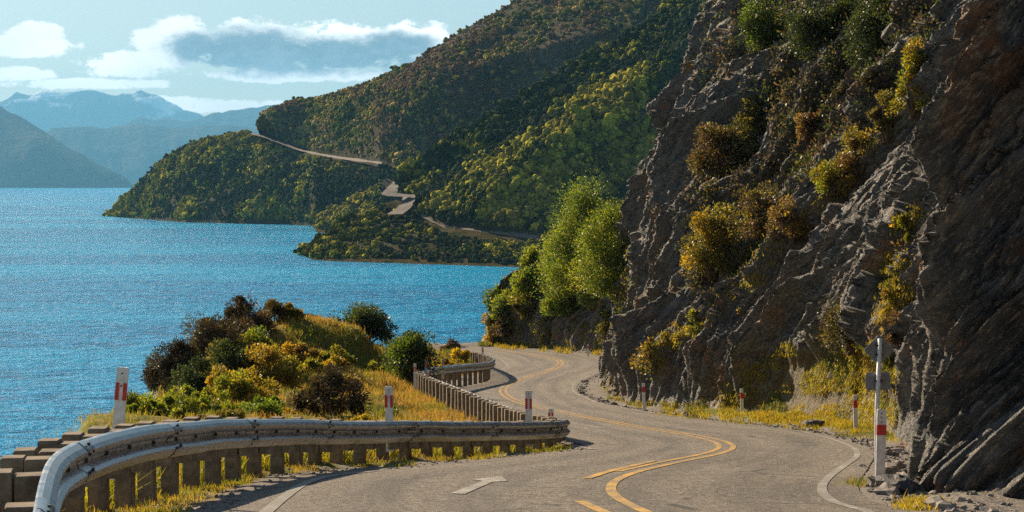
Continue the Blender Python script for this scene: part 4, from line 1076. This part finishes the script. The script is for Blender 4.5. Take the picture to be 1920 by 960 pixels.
# cliff grass: patches along ledges and on the bank, rooted on the rock
def pxscatter(poly, n, seed):
    r = np.random.default_rng(seed); poly = np.array(poly, float); x0, y0 = poly.min(0); x1, y1 = poly.max(0); out = []
    qx = r.uniform(x0,x1,n*3); qy = r.uniform(y0,y1,n*3); k = inside(qx,qy,poly); qx, qy = qx[k][:n], qy[k][:n]
    for a_, b_ in zip(qx,qy):
        if fbm(a_/22., b_/22., 0, 2, seed) < -.25: continue
        h_ = ray(float(a_), float(b_))
        if h_ is not None: out.append((*h_[0], *h_[1]))
    return np.array(out)
PAT = [([(1400,790),(1460,735),(1580,655),(1650,640),(1690,700),(1680,830),(1560,800)], 3800), ([(1230,780),(1330,745),(1480,640),(1500,660),(1380,770),(1400,800)], 900),
       ([(1290,640),(1330,570),(1430,490),(1560,330),(1680,230),(1700,250),(1580,370),(1480,450),(1440,520),(1330,620)], 1500),
       ([(1270,480),(1300,400),(1440,380),(1480,420),(1400,520),(1300,520)], 600), ([(1650,500),(1690,400),(1730,390),(1700,470),(1670,560)], 300),
       ([(905,640),(905,540),(960,500),(1100,470),(1180,500),(1150,640),(1130,662)], 1300), ([(1060,664),(1130,668),(1130,655),(900,640),(900,652)], 500),
       ([(1120,745),(1240,775),(1420,795),(1620,825),(1625,800),(1420,775),(1250,755)], 900), ([(1180,690),(1270,600),(1300,620),(1230,700)], 300),
       ([(1690,940),(1750,940),(1750,958),(1690,958)], 160), ([(1600,905),(1640,900),(1640,915),(1600,915)], 80), ([(1640,560),(1700,520),(1720,560),(1660,640)],300)]
al_ = [pxscatter(pg, nn_, 300+i) for i, (pg, nn_) in enumerate(PAT)]
pa = np.vstack([q for q in al_ if len(q)])
dep = pa[:,1]
blades('ledge_grass', pa[:,:3], pa[:,3:], np.interp(dep,[18,50,130],[.06,.10,.26]), np.interp(dep,[18,50,130],[.010,.02,.05]), [(.34,.26,.035),(.29,.25,.03),(.20,.20,.03),(.28,.20,.04),(.12,.14,.03)], 12, per=9, spread=.09)

# shaded scrub rooted all over the recess and the top of the cliff
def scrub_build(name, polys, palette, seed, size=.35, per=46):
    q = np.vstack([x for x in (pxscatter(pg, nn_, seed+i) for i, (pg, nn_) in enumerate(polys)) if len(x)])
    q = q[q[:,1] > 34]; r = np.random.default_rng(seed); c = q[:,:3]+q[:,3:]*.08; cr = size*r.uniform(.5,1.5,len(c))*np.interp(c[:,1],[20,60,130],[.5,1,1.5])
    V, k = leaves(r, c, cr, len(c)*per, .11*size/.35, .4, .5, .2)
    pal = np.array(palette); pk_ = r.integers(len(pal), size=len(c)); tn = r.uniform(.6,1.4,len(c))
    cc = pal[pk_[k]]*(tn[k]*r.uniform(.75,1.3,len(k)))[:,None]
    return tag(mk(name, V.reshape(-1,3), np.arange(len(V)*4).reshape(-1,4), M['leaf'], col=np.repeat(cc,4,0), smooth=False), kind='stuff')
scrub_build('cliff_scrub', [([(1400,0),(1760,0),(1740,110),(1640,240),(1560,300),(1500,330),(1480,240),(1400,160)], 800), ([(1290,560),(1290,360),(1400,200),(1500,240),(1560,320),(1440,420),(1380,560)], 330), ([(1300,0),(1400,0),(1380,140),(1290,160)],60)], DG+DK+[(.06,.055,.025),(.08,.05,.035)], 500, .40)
scrub_build('cliff_scrub', [([(903,640),(905,545),(960,500),(1060,470),(1180,430),(1190,540),(1140,640),(1060,560),(1000,640)], 600)], YG+OLV+GRN+BR, 540, .34)
scrub_build('ledge_scrub', [([(1290,620),(1340,540),(1440,440),(1560,320),(1690,200),(1720,220),(1600,360),(1460,480),(1380,600)], 90), ([(1640,560),(1690,400),(1730,380),(1710,480),(1680,600)], 60), ([(1180,690),(1260,620),(1290,640),(1230,700)],30)], OR+YG+BR, 560, .28)

# rubble and small stones along the verges
r = np.random.default_rng(15); Vs, Fs, off = [], [], 0
for k in range(2600):
    if k < 1500:
        i = r.integers(40, len(Ra)-60); sgn = abs(r.normal(0,.5))+.12; q = Ra[i,:2]; dxy = (Ra[i]-La[i])[:2]; dxy /= np.linalg.norm(dxy); q = q+dxy*sgn; s_ = r.uniform(.01,.045)*(1+2.2*(r.random()<.06))
    else:
        i = r.integers(0, 320); q = railc[i,:2]+rn[i]*r.uniform(-.2,1.2); s_ = r.uniform(.008,.028)
    z_ = float(groundz(q[0],q[1])); IVq = IV1*(1+.25*r.normal(size=(len(IV1),1)))*s_*np.array([r.uniform(.7,1.4),r.uniform(.7,1.4),.7])
    Vs.append(IVq+np.array([q[0],q[1],z_+s_*.2])); Fs.append(IF1+off); off += len(IV1)
M['stone'] = simple('grey_stone', (.24,.21,.185), .9, 0, 14, .4, .3, .2)
tag(mk('rubble', np.vstack(Vs), np.vstack(Fs), M['stone'], smooth=False), kind='stuff')
# separate fallen boulders
for k, (px_, py_, sp_, lb) in enumerate([(1618,878,22,'fallen dark stone beside the foot of the signpost'),(1690,925,110,'low flat boulder at the bottom right below the near buttress'),(1565,705,34,'pale flat slab lying on the yellow grass bank'),(1520,799,40,'low dark stones at the foot of the grass bank')]):
    h_ = ray(px_, py_)
    if h_ is None: continue
    p = h_[0]; sz = sp_/F*p.y*.5
    q = IV2*(1+.22*fbm(IV2[:,0]*2+k*3,IV2[:,1]*2,IV2[:,2]*2,3,k)[:,None])*np.array([1.1,.8,.5])*sz
    o = mk('boulder', q, IF2, M['rock'] if k != 2 else M['stone'], col=np.zeros((len(q),3)), smooth=False); o.location = (p.x,p.y,p.z+.1*sz); o.rotation_euler = (.2,.3,k); tag(o, lb, 'boulder', None)
